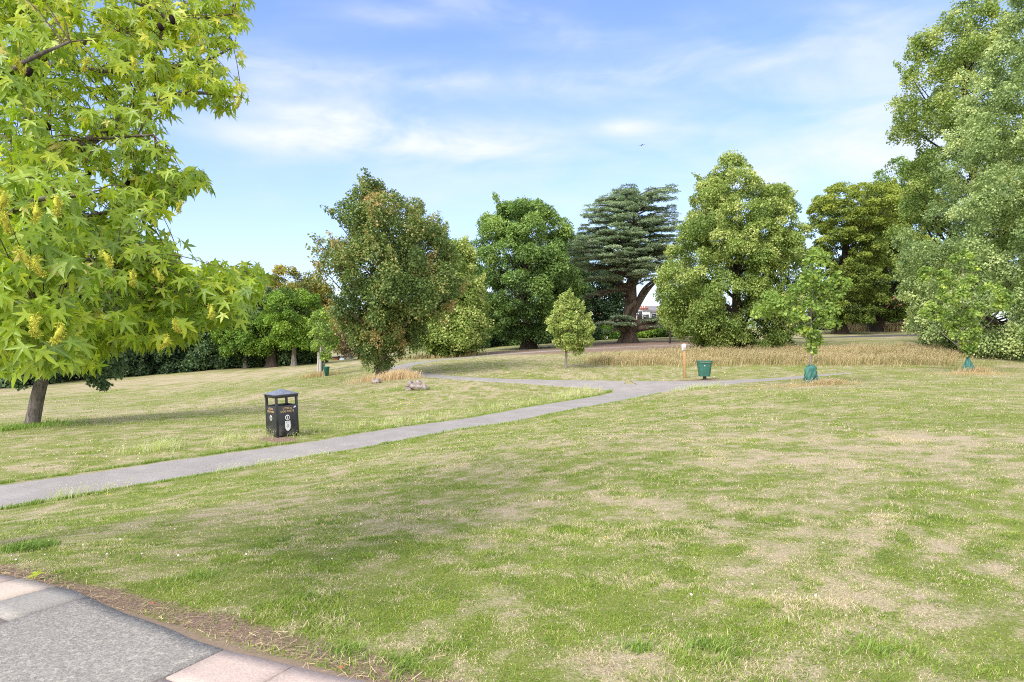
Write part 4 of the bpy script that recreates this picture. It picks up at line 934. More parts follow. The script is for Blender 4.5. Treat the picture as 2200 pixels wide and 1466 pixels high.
# ------------------------------------------------------------------ leaning dark tree on the left
b = G(66, 916)
th = thing("leaning_tree", "leaning speckled trunk of a dark leaved tree behind the sweetgum", "tree", b)
Yl = b[1]
ax = np.array([W(62, 925, Yl), W(70, 905, Yl), W(80, 860, Yl), W(92, 810, Yl), W(110, 740, Yl), W(130, 650, Yl), W(150, 560, Yl), W(165, 480, Yl)])
V, Fq = tube(spline(ax, 30), np.interp(np.linspace(0, 7, 30), np.arange(8), [.25, .20, .185, .175, .14, .11, .08, .04]), 14, wob=.12)
ltr = (V, Fq)
A = interp_profile([(470, 120, 250), (530, 60, 300), (600, 0, 310), (680, -40, 300), (740, -30, 290), (790, 10, 240)], Yl)
V, Fc, T, C, _ = foliage(A, Yl, 130, 30000, .55, .10, droop=.6, seed=50, tintbase=.55)
mb = MB().add(V, Fc, T)
for (px, py, r_, nn) in [(205, 812, .30, 420), (222, 826, .22, 260), (190, 790, .35, 420), (45, 828, .18, 50), (300, 530, .45, 320), (285, 560, .5, 420), (20, 800, .5, 300)]:
    c = W(px, py, Yl - .5); P_ = c + norm(rng.normal(size=(nn, 3))) * (rng.random(nn) ** .6)[:, None] * r_ * [1, .8, .8]
    V, Fc = scatter(LEAF_V, LEAF_F, P_, norm(rng.normal(size=(nn, 3)) + [0, 0, -.6]), sph(nn) + [0, 0, .6], .10 * rng.uniform(.7, 1.2, nn)); mb.add(V, Fc, np.repeat(rng.uniform(.3, .9, nn), 4)); C = np.vstack([C, c])
mb.build("crown", LM['dark'], th)
lb = MB().add(*ltr)
for i in list(rng.choice(len(C) - 7, 30)) + list(range(len(C) - 7, len(C))):
    c = C[i]; k = min(7, max(3, int(rng.integers(3, 7)))); lb.add(*tube(spline([ax[k], (ax[k] + c) / 2 + [0, 0, .3], c], 8), np.linspace(.05, .012, 8), 5))
lb.build("trunk", BARK_S, th, smooth=True)

# ------------------------------------------------------------------ sweetgum in the left foreground
def star_leaf():
    C = [(0, .08, 0)]; O = []
    lob = [(-118, .62), (-58, .92), (0, 1.08), (58, .92), (118, .62)]
    vein = [1.0]
    O.append((0, -.02, 0)); vein.append(1.0)
    for i, (a, L) in enumerate(lob):
        ar = math.radians(a)
        for da, rr_ in ((-15, .54), (0, 1.0), (15, .54)):
            if rr_ == 1.0: p = (math.sin(ar) * L, .08 + math.cos(ar) * L, -.16 * L * L); v_ = 1.0
            else:
                q = ar + math.radians(da) ; p = (math.sin(q) * L * rr_, .08 + math.cos(q) * L * rr_, .03); v_ = 0.0
            O.append(p); vein.append(v_)
        if i < 4:
            am_ = math.radians((a + lob[i + 1][0]) / 2); O.append((math.sin(am_) * .25, .08 + math.cos(am_) * .25, .02)); vein.append(0.0)
    V = C + O; n_ = len(O)
    return V, [(0, 1 + (i + 1) % n_, 1 + i) for i in range(n_)], vein
SV, SF, SVE = star_leaf()
SWEET = leaf_mat("sweetgum_leaves", [(0, (.06, .115, .010)), (.3, (.135, .215, .013)), (.6, (.235, .31, .017)), (.85, (.36, .395, .028)), (.95, (.52, .48, .08)), (1, (.50, .38, .16))], .45, .38, (1.25, 1.25, .55), .5, vein=True)
TWIG = bark("twig_bark", (.07, .045, .035), (.20, .14, .10), 20)
tx, ty_ = sg_trunk; tz = float(H(tx, ty_)[0])
th = thing("sweetgum_tree", "bright yellow green sweetgum filling the upper left corner", "tree", (tx, ty_, tz))
taxis = spline([[tx, ty_, tz - .15], [tx + .03, ty_, tz + 1.5], [tx + .1, ty_ - .05, tz + 3.5], [tx + .05, ty_, tz + 6], [tx + .2, ty_, tz + 8.5]], 24)
V, Fq = tube(taxis, np.r_[.24, np.linspace(.19, .05, 23)], 14, wob=.15)
str_ = (V, Fq)
def tpt(z):
    return np.array([np.interp(z, taxis[:, 2], taxis[:, j]) for j in range(3)])
limbs_px = [ # height on the trunk, then (px, py, depth)
    (1.9, [(-120, 730, 4.6), (60, 712, 4.1), (180, 720, 4.0), (280, 735, 4.1), (420, 690, 4.3)]),
    (2.1, [(-100, 680, 4.9), (120, 640, 4.4), (300, 650, 4.4), (430, 620, 4.5), (540, 590, 4.7)]),
    (2.3, [(-60, 620, 4.2), (50, 590, 3.7), (150, 560, 3.6), (250, 560, 3.7)]),
    (1.8, [(-160, 690, 3.7), (-20, 690, 3.1), (90, 705, 2.9), (150, 740, 2.9)]),
    (2.7, [(-60, 530, 5.2), (120, 480, 5.0), (260, 450, 4.9), (420, 405, 4.9)]),
    (3.1, [(-40, 420, 5.6), (60, 372, 5.2), (120, 345, 5.0), (170, 318, 4.9), (215, 288, 4.9), (240, 266, 4.9), (320, 215, 5.0), (420, 200, 5.2), (520, 210, 5.4)]),
    (3.3, [(-60, 300, 5.0), (20, 298, 4.7), (75, 312, 4.6), (190, 300, 4.4), (330, 290, 4.3)]),
    (3.6, [(-30, 400, 5.4), (50, 330, 5.1), (54, 260, 5.1), (64, 215, 5.1), (95, 150, 5.1), (100, 60, 5.2)]),
    (4.1, [(-60, 180, 5.6), (100, 115, 5.4), (250, 70, 5.4), (370, 50, 5.6), (500, 30, 5.8)]),
    (4.2, [(-30, 120, 5.9), (180, 150, 5.8), (330, 150, 5.8), (440, 130, 5.9), (505, 100, 6.0)]),
    (4.4, [(0, 40, 5.2), (70, 20, 5.0), (200, -20, 5.0), (345, 30, 5.1), (346, 75, 5.1), (330, 130, 5.1)]),
    (4.9, [(-60, -80, 5.6), (200, -160, 5.4), (420, -120, 5.5), (520, -30, 5.6)]),
    (2.6, [(-150, 560, 3.9), (-20, 480, 3.6), (80, 430, 3.4), (190, 420, 3.5)]),
    (3.9, [(-200, 250, 4.4), (-60, 200, 4.0), (60, 130, 3.9), (150, 90, 4.0)]),
]
lb = MB().add(*str_); LP = []
for h_, pts_ in limbs_px:
    P = [tpt(tz + h_)] + [W(p[0], p[1], p[2] + .35) for p in pts_]
    P = spline(P, 10 * len(P)); thick = .055 if len(pts_) > 7 or h_ in (4.1, 2.1) else .034
    if len(pts_) > 7: thick = .075
    lb.add(*tube(P, np.linspace(thick, .007, len(P)), 7, wob=.12)); LP.append(P[4:])
# limbs on the side away from the camera view, out of the frame
for k in range(4):
    a = rng.uniform(1.9, 3.6); h_ = rng.uniform(2.2, 7.5); L = rng.uniform(1.6, 3.0) * (1 - max(0, h_ - 4) * .12)
    p0 = tpt(tz + h_); p1 = p0 + [L * math.cos(a), L * math.sin(a) * .9, L * .35]
    P = spline([p0, (p0 + p1) / 2 + [0, 0, .1], p1], 18); lb.add(*tube(P, np.linspace(.045, .007, 18), 6)); LP.append(P[4:])
LPa = np.concatenate(LP)
poly = np.array([(-60, -60), (545, -60), (535, 10), (535, 55), (490, 100), (485, 165), (530, 195), (530, 215), (480, 250), (450, 235), (420, 225), (360, 235), (355, 275), (330, 295), (275, 320), (292, 352), (330, 372), (385, 365), (430, 360), (445, 388), (385, 428), (320, 455), (295, 470), (290, 520), (320, 535), (345, 512), (365, 522), (375, 572), (400, 570), (470, 560), (500, 575), (560, 566), (570, 590), (545, 650), (490, 690), (430, 705), (400, 730), (330, 735), (240, 755), (205, 790), (140, 802), (90, 785), (0, 790), (-60, 790)], float)
tips = []
while len(tips) < 1000:
    px, py = rng.uniform(-60, 575), rng.uniform(-60, 785)
    if not inpoly(np.array([px]), np.array([py]), poly)[0]: continue
    # nearer towards the lower left, deeper to the top right
    D = 3.3 + 1.5 * np.clip((px + 60) / 600, 0, 1) + 1.3 * np.clip((600 - py) / 600, 0, 1)
    if px < 170 and py > 380: D -= .45
    D += rng.uniform(-.35, 1.5) * (1.0 if px < 420 else .6)
    tips.append(W(px, py, max(2.95, D)))
for k in range(200):
    while True:
        px, py = rng.uniform(290, 575), rng.uniform(330, 735)
        if inpoly(np.array([px]), np.array([py]), poly)[0]: break
    tips.append(W(px, py, 4.5 + rng.uniform(-.4, .9) + (.4 if py < 470 else 0)))
for P in LP[14:]:
    for k in range(12): tips.append(P[rng.integers(4, len(P))] + rng.normal(size=3) * [.4, .4, .3])
for k in range(12): tips.append(W(rng.uniform(-500, 500), rng.uniform(-350, -80), rng.uniform(4.2, 6.6)))
tips = np.array(tips)
TW = MB(); LPos = []; LAl = []; LN = []; PET = []
for tip in tips:
    d = np.linalg.norm(LPa - tip, axis=1) + .5 * np.maximum(0, LPa[:, 2] - tip[2])
    st = LPa[np.argmin(d)]
    if np.linalg.norm(tip - st) > .75:
        st = tip + (st - tip) * (.75 / np.linalg.norm(tip - st)) if rng.random() < .35 else st
    dv = tip - st; L = np.linalg.norm(dv)
    P = spline([st, st + dv * .5 + [0, 0, .10 * L], tip], 8)
    TW.add(*tube(P, np.linspace(.0032 + .002 * L, .0016, 8), 4))
    nl = rng.integers(6, 10)
    ss = np.r_[1.0, 1.0, 1.0, rng.uniform(max(.25, 1 - .38 / max(L, .2)), 1.0, nl - 3)]
    for s in ss:
        p = np.array([np.interp(s * 7, np.arange(8), P[:, j]) for j in range(3)])
        a = rng.uniform(0, 6.283); out = np.array([math.cos(a), math.sin(a), 0]); pl = rng.uniform(.04, .085)
        q = p + out * pl * .75 + [0, 0, rng.uniform(-.035, .02)]
        al = out * .45 + [0, 0, -rng.uniform(.4, 1.3)] + rng.normal(size=3) * .2
        nn = out * .6 + np.array([.25, -.35, .42]) + rng.normal(size=3) * .30
        LPos.append(q); LAl.append(al); LN.append(nn); PET.append((p, q))
LPos = np.array(LPos); LAl = np.array(LAl); LN = np.array(LN); nL = len(LPos)
scl = .086 * rng.uniform(.6, 1.12, nL)
V, Fc = scatter(SV, SF, LPos, LAl, LN, scl, rng.uniform(-.3, 1.5, nL))
tn = np.clip(.46 + .22 * (fbm(LPos[:, 0] * 1.8, LPos[:, 2] * 1.8, 3, 2) - .5) * 2 + rng.normal(size=nL) * .17 + .06 * (LPos[:, 2] - 2.5), 0, .93)
tn = np.where(rng.random(nL) < .02, rng.uniform(.95, 1, nL), tn)
cr = make_mesh("crown", V - np.array([tx, ty_, tz]), Fc, attrs={'tint': np.repeat(tn, len(SV)), 'vein': np.tile(SVE, nL)})
cr.materials.append(SWEET); co = bpy.data.objects.new("crown", cr); COL.objects.link(co); co.parent = th['e']
A0 = np.array([p for p, q in PET]); B0 = np.array([q for p, q in PET]); dd = B0 - A0; ln_ = np.linalg.norm(dd, axis=1)
V, Fc = scatter([(-.5, 0, 0), (.5, 0, 0), (.5, 1, 0), (-.5, 1, 0)] * np.array([[.025, 1, 1]]), [(0, 1, 2, 3)], A0, dd, sph(nL), ln_)
MB().add(V, Fc, .85).build("petioles", SWEET, th)
lb.build("trunk", BARK_S, th, smooth=True); TW.build("twigs", TWIG, th)
# seed balls, dark, and yellow-green flower spikes
def knobbly(r_, n_, elong, amp, seed):
    gx_ = np.linspace(0, math.pi, n_); gy_ = np.linspace(0, 2 * math.pi, n_ * 2, endpoint=False)
    V = []
    for i, t_ in enumerate(gx_):
        for j, p_ in enumerate(gy_):
            k = 1 + amp * (1 if (i + j) % 2 else -1) * math.sin(t_)
            V.append((r_ * k * math.sin(t_) * math.cos(p_), r_ * k * math.sin(t_) * math.sin(p_), r_ * elong * k * math.cos(t_)))
    m = n_ * 2; Fq = [(i * m + j, (i + 1) * m + j, (i + 1) * m + (j + 1) % m, i * m + (j + 1) % m) for i in range(n_ - 1) for j in range(m)]
    return np.array(V), np.array(Fq)
DARKBALL = simple("dry_seed_ball", (.022, .016, .014), .95, .1, scale=60); SPIKE = simple("yellow_green_flower_spike", (.46, .46, .06), .8, .2, scale=60, var=.35)
ballm = make_mesh("seed_ball", *knobbly(.017, 9, 1.15, .22, 1)); ballm.materials.append(DARKBALL)
mbs = MB()
nb_ = 420; zz_ = -rng.random(nb_) * .085; dirs_ = sph(nb_); 
cc_ = np.c_[.012 * np.cos(zz_ * 70), .012 * np.sin(zz_ * 70), zz_]; base_ = cc_ + dirs_ * .010 * rng.uniform(.6, 1.3, (nb_, 1))
Vs_, Fs_ = scatter([(-.16, 0, 0), (.16, 0, 0), (.10, 1, .15), (-.10, 1, .15)], [(0, 1, 2, 3)], base_, dirs_ + [0, 0, -.2], sph(nb_), rng.uniform(.006, .012, nb_)); mbs.add(Vs_, Fs_)
mbs.add(*knobbly(.012, 7, 3.2, .2, 1)); mbs.V[-1][:, 2] -= .042
spo = mbs.build("flower_spike", SPIKE); spm = spo.data; bpy.data.objects.remove(spo)
oo = np.array([tx, ty_, tz])
for (px, py, D) in [(370, 42, 5.2), (345, 58, 5.3), (62, 155, 4.3), (102, 272, 4.7), (235, 288, 5.2), (190, 372, 5.1), (275, 392, 5.0), (232, 598, 4.5), (138, 605, 4.4), (165, 640, 4.4)]:
    o_ = bpy.data.objects.new("seed_ball", ballm); COL.objects.link(o_); o_.parent = th['e']; o_.location = Vector(W(px, py, D - .25) - oo); o_.scale = (1, 1, 1.25 + rng.random() * .8); o_.rotation_euler = (rng.uniform(-.5, .5), rng.uniform(-.5, .5), 0)
for (px, py, D) in [(36, 135, 3.8), (190, 138, 4.4), (283, 133, 4.6), (8, 425, 3.0), (12, 470, 3.0), (78, 450, 3.1), (118, 435, 3.2), (392, 445, 4.6), (72, 565, 3.0), (40, 545, 3.0), (222, 552, 3.5), (280, 595, 3.9), (135, 710, 2.9), (68, 690, 2.8), (362, 735, 4.0), (370, 700, 4.0), (455, 668, 4.3), (512, 222, 5.2), (438, 110, 5.6), (335, 590, 4.2)]:
    o_ = bpy.data.objects.new("flower_spike", spm); COL.objects.link(o_); o_.parent = th['e']; o_.location = Vector(W(px, py - 12, D - .3) - oo); o_.rotation_euler = (rng.uniform(-.5, .5), rng.uniform(-.5, .5), rng.uniform(0, 6)); o_.scale = (.9,) * 3
# fallen leaves
for (px, py, lab, s_) in [(82, 1246, "green star shaped leaf lying by the cream slab", .075), (330, 1308, "small orange brown fallen leaf on the bare soil edge", .022), (735, 1449, "small brown fallen leaf at the bottom pavement corner", .022)]:
    g = G(px, py); V, Fc = scatter(SV, SF, np.array([g + [0, 0, .035]]), np.array([[-.8, .3, .15]]), np.array([[.1, -.35, 1.0]]), np.array([s_]), np.array([1.5]))
    me = make_mesh("fallen_leaf", V, Fc, attrs={'tint': np.full(len(V), .7 if s_ > .05 else 1.0), 'vein': SVE}); me.materials.append(SWEET if s_ > .05 else simple("brown_leaf", (.35, .12, .04)))
    o_ = bpy.data.objects.new("fallen_leaf", me); COL.objects.link(o_); tag(o_, lab, "leaf")

# ------------------------------------------------------------------ black litter bin
b = G(599, 939)
BLACK = simple("scuffed_black_paint", (.016, .017, .020), .38, .5, var=.5, scale=7, bump=.05)
# pale dirt low on the sheet metal
m_, t, bb, oo_ = principled("black_panel_paint", .4, .5)
tcx = t.new('ShaderNodeTexCoord').outputs['Object']; sp_ = t.new('ShaderNodeSeparateXYZ'); t.l.new(tcx, sp_.inputs[0])
nn_ = t.noise(tcx, 6, 6, .7); low = t.math('MULTIPLY', t.sstep(sp_.outputs[2], .40, .02), t.sstep(nn_, .42, .62))
c = t.mix(t.math('MULTIPLY', low, .55), t.ramp(nn_, [(.3, (.010, .011, .014)), (.7, (.026, .028, .034))]), (.20, .19, .17, 1))
t.l.new(c, bb.inputs['Base Color']); t.l.new(t.math('ADD', t.math('MULTIPLY', nn_, .3), .25), bb.inputs['Roughness'])
LID = simple("worn_dark_lid", (.17, .175, .20), .33, .6, var=.3, scale=10)
GOLD = simple("gold_lettering", (.62, .42, .20), .6, .4); STICK = simple("white_sticker", (.70, .70, .70), .6, .3, var=.1, scale=40); INK = simple("black_ink", (.03, .03, .035), .7, .2)
# local frame: right-hand face normal points to camera right, turned 30 degrees
e = bpy.data.objects.new("litter_bin", None); COL.objects.link(e); e.location = Vector(b) + Vector((0.0, .30, -.01)); ROT = math.radians(45); e.scale = (.98, .98, 1.06)
e.rotation_euler = (math.radians(-.6), math.radians(-2.2), ROT)
tag(e, "black square litter bin with pyramid lid beside the path", "litter bin")
e['label'] = "black square litter bin with pyramid lid beside the path"
bt = {'e': e, '_o': Vector((0, 0, 0))}
s_ = .60; hb = .745; hp = .965; hr = 1.03
def panel(name, x, y, sx, sy, z0, sz, mat):
    V, Fq = box((x, y, z0), sx, sy, sz); o_ = MB().add(V, Fq).build(name, mat, bt)
    bv = o_.modifiers.new("bevel", 'BEVEL'); bv.width = .006; bv.segments = 2; return o_
for (x, y, sx, sy) in [(0, -s_ / 2 + .012, s_ - .10, .02), (0, s_ / 2 - .012, s_ - .10, .02), (-s_ / 2 + .012, 0, .02, s_ - .10), (s_ / 2 - .012, 0, .02, s_ - .10)]:
    panel("side_panel", x, y, sx, sy, .03, hb - .03, m_)
for x in (-1, 1):
    for y in (-1, 1): panel("corner_post", x * (s_ / 2 - .028), y * (s_ / 2 - .028), .058, .058, .0, hp + .001, BLACK)
panel("base", 0, 0, s_ - .13, s_ - .13, .02, .04, BLACK)
panel("liner", 0, 0, s_ - .12, s_ - .12, .07, .50, INK)
for (x, y, sx, sy) in [(0, -s_ / 2 + .02, s_ + .03, .045), (0, s_ / 2 - .02, s_ + .03, .045), (-s_ / 2 + .02, 0, .045, s_ - .055), (s_ / 2 - .02, 0, .045, s_ - .055)]:
    panel("lid_rail", x, y, sx, sy, hp - .035, .07, BLACK)
h2 = s_ / 2 + .025
V = np.array([[-h2, -h2, hp + .032], [h2, -h2, hp + .032], [h2, h2, hp + .032], [-h2, h2, hp + .032], [-h2, -h2, hp + .05], [h2, -h2, hp + .05], [h2, h2, hp + .05], [-h2, h2, hp + .05], [0, 0, hp + .16]])
mb = MB().add(V[:8], [[0, 3, 2, 1], [0, 1, 5, 4], [1, 2, 6, 5], [2, 3, 7, 6], [3, 0, 4, 7]]); mb.add(V[[4, 5, 6, 7, 8]], [[0, 1, 4], [1, 2, 4], [2, 3, 4], [3, 0, 4]]); mb.build("lid", LID, bt)
def text(s, size, x, z, face, mat, name="lettering"):
    cu = bpy.data.curves.new(name, 'FONT'); cu.body = s; cu.size = size; cu.align_x = 'CENTER'; cu.extrude = .001; cu.offset = .0004; cu.materials.append(mat)
    tmp = bpy.data.objects.new('tmp_text', cu); COL.objects.link(tmp); bpy.context.view_layer.update()
    me_ = bpy.data.meshes.new_from_object(tmp.evaluated_get(bpy.context.evaluated_depsgraph_get())); bpy.data.objects.remove(tmp)
    o_ = bpy.data.objects.new(name, me_); COL.objects.link(o_); o_.parent = e
    if face == 'S': o_.location = (x, -s_ / 2 - .0015, z); o_.rotation_euler = (math.pi / 2, 0, 0)
    else: o_.location = (-s_ / 2 - .0015, -x, z); o_.rotation_euler = (math.pi / 2, 0, -math.pi / 2)
    return o_
def ringm(name, x, z, r_, face, mat, inner=.78, d=.0015):
    n_ = 28; a = np.linspace(0, 2 * math.pi, n_, endpoint=False); y = -s_ / 2 - .001
    def q(rr_, dy): return np.c_[x + rr_ * np.cos(a), np.full(n_, y - dy), z + rr_ * np.sin(a)]
    V = np.vstack([q(r_, d), q(r_ * inner, d), q(r_, 0)]); i = np.arange(n_); j = (i + 1) % n_
    Fq = np.vstack([np.c_[i, j, j + n_, i + n_], np.c_[i, i + 2 * n_, j + 2 * n_, j]])
    if face == 'W': V = np.c_[V[:, 1], -V[:, 0], V[:, 2]]
    return MB().add(V, Fq).build(name, mat, bt)
def flat(name, pts_, face, mat, d=.001, parent=None):
    pts_ = np.array(pts_); n_ = len(pts_); y = -s_ / 2 - .0012
    V = np.vstack([np.c_[pts_[:, 0], np.full(n_, y - d), pts_[:, 1]], [[pts_[:, 0].mean(), y - d, pts_[:, 1].mean()]]])
    if face == 'W': V = np.c_[V[:, 1], -V[:, 0], V[:, 2]]
    return MB().add(V, np.array([[i, (i + 1) % n_, n_] for i in range(n_)])).build(name, mat, bt)
for face in ('S', 'W'):
    text("LITTER &", .062, 0.0, .655, face, GOLD); text("DOG WASTE", .062, 0.0, .585, face, GOLD)
    zc = .455; ringm("emblem_ring", 0, zc, .064, face, STICK, .72)
    flat("emblem_figure", [(-.018, zc + .0), (-.006, zc + .034), (.004, zc + .034), (.008, zc + .008), (.016, zc - .004), (.008, zc - .012), (0, zc - .004), (-.010, zc - .012)], face, STICK)
    flat("emblem_basket", [(-.016, zc - .020), (.016, zc - .020), (.011, zc - .036), (-.011, zc - .036)], face, STICK)
sh = [(-.062, .378), (.062, .378), (.066, .27), (.058, .22), (.036, .185), (0, .165), (-.036, .185), (-.058, .22), (-.066, .27)]
sh = [(p * 1.15, .375 + (q_ - .378) * 1.12) for p, q_ in sh]; flat("shield_sticker", sh, 'S', STICK)
for q in ([(-.05, .352), (.045, .356), (.045, .346), (-.05, .342)], [(-.035, .320), (-.012, .326), (-.018, .312)], [(.012, .322), (.038, .328), (.034, .314)], [(-.03, .290), (0, .285), (.03, .292), (.02, .275), (-.02, .272)], [(-.012, .262), (.018, .264), (.012, .235), (.004, .215), (-.006, .235)], [(-.04, .262), (-.03, .25), (-.036, .24)], [(.03, .255), (.042, .26), (.036, .24)], [(-.018, .225), (-.008, .205), (-.02, .21)]):
    flat("sticker_print", q, 'S', INK, .002)
flat("torn_label", [(.175, .668), (.235, .684), (.235, .716), (.195, .712), (.175, .69)], 'S', STICK)

# ------------------------------------------------------------------ green dog-waste bin
GREEN = simple("green_bin_plastic", (.035, .14, .105), .45, .45, var=.2, scale=4)
b = G(1514, 816)
e2 = thing("dog_waste_bin", "green tapered bin on a short post beside the wooden signpost", "bin", b)
def tapered(z0, z1, w0, w1, d0, d1, cut=.22):
    V = []
    for z, ww, dd in ((z0, w0, d0), (z1, w1, d1)):
        c_ = cut * ww
        pts_ = [(-ww / 2, -dd / 2), (ww / 2 - c_, -dd / 2), (ww / 2, -dd / 2 + c_), (ww / 2, dd / 2), (-ww / 2, dd / 2)]
        V += [(b[0] + p[0], b[1] + p[1], z) for p in pts_]
    V = np.array(V); n_ = 5
    mb = MB().add(V, [[i, (i + 1) % n_, n_ + (i + 1) % n_, n_ + i] for i in range(n_)])
    V2 = np.vstack([V, V[:5].mean(0), V[5:].mean(0)])
    mb.add(V2, [[(i + 1) % n_, i, 10] for i in range(n_)] + [[n_ + i, n_ + (i + 1) % n_, 11] for i in range(n_)])
    return mb
zb = b[2]
MB().add(*box((b[0], b[1], zb - .1), .13, .13, .26)).build("post", simple("dark_steel", (.07, .055, .05), .6, .4), e2)
for mb_, nm in ((tapered(zb + .155, zb + .18, .50, .52, .40, .41), "base_rim"), (tapered(zb + .18, zb + .80, .48, .63, .38, .48), "bin_body"), (tapered(zb + .80, zb + .88, .69, .70, .52, .53), "lid")):
    o_ = mb_.build(nm, GREEN, e2); bv = o_.modifiers.new("bevel", 'BEVEL'); bv.width = .012; bv.segments = 2
MB().add(*box((b[0] - .02, b[1] - .262, zb + .785), .52, .01, .012)).build("lid_strap", simple("tan_strap", (.42, .36, .22)), e2)
V = np.array([[-.03, 0, 0], [.03, 0, -.01], [.01, 0, .035], [-.015, 0, .04]]) + [b[0] - .06, b[1] - .242, zb + .64]
MB().add(V, [[0, 1, 2, 3]]).build("sticker", WHITE, e2)

# ------------------------------------------------------------------ signpost
POST = simple("treated_timber", (.42, .27, .12), .8, .2, scale=14, bump=.2)
b = G(1471.5, 813); k_ = b[1] / F
e3 = thing("signpost", "square timber post carrying a small white no dogs sign", "signpost", b)
hp_ = 75 * k_
V, Fq = box((0, 0, 0), .125, .125, hp_ + .15); V = V + np.array([b[0], b[1], b[2] - .15]); V[:, 0] -= (V[:, 2] - b[2]) * .022
o_ = MB().add(V, Fq).build("post", POST, e3); bv = o_.modifiers.new("bevel", 'BEVEL'); bv.width = .008
cx_, cz_ = b[0] - .035 - hp_ * .02, b[2] + hp_ - .20
V, Fq = box((cx_, b[1] - .075, cz_ - .15), .205, .008, .30); pl_ = MB().add(V, Fq).build("sign_plate", WHITE, e3)
RED = simple("faded_red_ink", (.45, .10, .11), .6); y_ = b[1] - .0805
n_ = 30; a = np.linspace(0, 2 * math.pi, n_, endpoint=False)
def rq(r_): return np.c_[cx_ + r_ * np.cos(a), np.full(n_, y_), cz_ + .01 + r_ * np.sin(a)]
i = np.arange(n_); j = (i + 1) % n_
mb = MB().add(np.vstack([rq(.078), rq(.062)]), np.c_[i, j, j + n_, i + n_])
dg = np.array([[-.05, .042], [-.042, .05], [.05, -.042], [.042, -.05]]); mb.add(np.c_[cx_ + dg[:, 0], np.full(4, y_), cz_ + .01 + dg[:, 1]], [[0, 1, 2, 3]])
o_ = mb.build("prohibition_ring", RED, e3, parent=pl_)
dog = MB()
for q in ([(-.034, .012), (.026, .012), (.026, -.010), (-.034, -.010)], [(.016, .030), (.040, .026), (.042, .014), (.018, .010)], [(-.032, -.008), (-.022, -.008), (-.022, -.034), (-.032, -.034)], [(.014, -.008), (.024, -.008), (.024, -.034), (.014, -.034)], [(-.046, .026), (-.040, .028), (-.030, .012), (-.036, .008)]):
    q = np.array(q); dog.add(np.c_[cx_ + q[:, 0], np.full(4, y_ + .0012), cz_ + .01 + q[:, 1]], [[0, 1, 2, 3]])
o_ = dog.build("dog_symbol", INK, e3, parent=pl_)

# ------------------------------------------------------------------ weathered log and stump stone
LOG = simple("weathered_grey_wood", (.30, .25, .23), .95, .1, var=.5, scale=7, bump=1.0, bscale=9)
def lumpy(name, label, c, r_, seed, cat):
    nu, nv = 40, 22; th_ = np.linspace(0, 2 * math.pi, nu, endpoint=False); ph = np.linspace(0, math.pi, nv)
    T_, Pp_ = np.meshgrid(th_, ph)
    d = np.stack([np.sin(Pp_) * np.cos(T_), np.sin(Pp_) * np.sin(T_), np.cos(Pp_)], -1)
    k = .38 + 1.3 * fbm(d[..., 0] * 2.1 + seed + d[..., 2], d[..., 1] * 2.1 - seed + d[..., 2] * 1.3, 4, seed)
    V = (d * k[..., None] * r_).reshape(-1, 3) + c
    i = np.arange(nv - 1)[:, None] * nu; j = np.arange(nu)[None]; kk = (j + 1) % nu
    o_ = MB().add(V, np.stack([i + j, i + nu + j, i + nu + kk, i + kk], -1).reshape(-1, 4)).build(name, LOG, smooth=True)
    return tag(o_, label, cat)
g = G(897, 838)
o_ = lumpy("weathered_log", "gnarled grey weathered log lying right of the red tinged maple", g + [0, 0, .14], np.array([.42, .20, .18]), 3, "log")
for (dx_, dz_, r_, s2_) in [(-.30, .26, .12, 4), (-.38, .02, .13, 5), (.28, .06, .17, 6), (.05, .28, .12, 7)]:
    nu, nv = 16, 10; T_, Pp_ = np.meshgrid(np.linspace(0, 2 * math.pi, nu, endpoint=False), np.linspace(0, math.pi, nv))
    d = np.stack([np.sin(Pp_) * np.cos(T_), np.sin(Pp_) * np.sin(T_), np.cos(Pp_)], -1); k = .5 + 1.0 * fbm(d[..., 0] * 2 + s2_, d[..., 1] * 2 + d[..., 2], 3, s2_)
    i = np.arange(nv - 1)[:, None] * nu; j = np.arange(nu)[None]; kk = (j + 1) % nu
    kn = MB().add((d * k[..., None] * r_).reshape(-1, 3) + g + [dx_, -.06, dz_], np.stack([i + j, i + nu + j, i + nu + kk, i + kk], -1).reshape(-1, 4)).build("knot", LOG, smooth=True); kn.parent = o_
g = G(808, 824)
lumpy("stone", "small grey stone in the dry grass under the red tinged maple", g + [0, 0, .08], np.array([.19, .13, .15]), 12, "stone")

# ------------------------------------------------------------------ houses and garages far behind
WALL = simple("white_render", (.72, .72, .72), .9, .1, var=.05); BRICK = simple("red_brick", (.33, .13, .09), .9, .1, var=.3, scale=3); TILE = simple("red_roof_tiles", (.42, .17, .13), .9, .1, var=.25, scale=2)
GLASS = simple("dark_window_glass", (.03, .035, .04), .15, .6); SLATE = simple("grey_slates", (.20, .19, .20), .8, .2, var=.2, scale=2); WFR = simple("white_frames", (.75, .75, .75), .6)
DOORB = simple("brown_garage_door", (.20, .09, .055), .7, .2); CREAM = simple("cream_render", (.52, .50, .40), .9, .1)
def gable(mb, x0, x1, y0, y1, z0, zr):
    ov = .25; x0 -= ov; x1 += ov; y0 -= ov; y1 += ov; ym = (y0 + y1) / 2
    V = np.array([[x0, y0, z0], [x1, y0, z0], [x1, y1, z0], [x0, y1, z0], [x0, ym, zr], [x1, ym, zr]])
    mb.add(V, [[0, 1, 5, 4], [2, 3, 4, 5], [0, 3, 2, 1]]); mb.add(V, [[0, 4, 3], [1, 2, 5]])
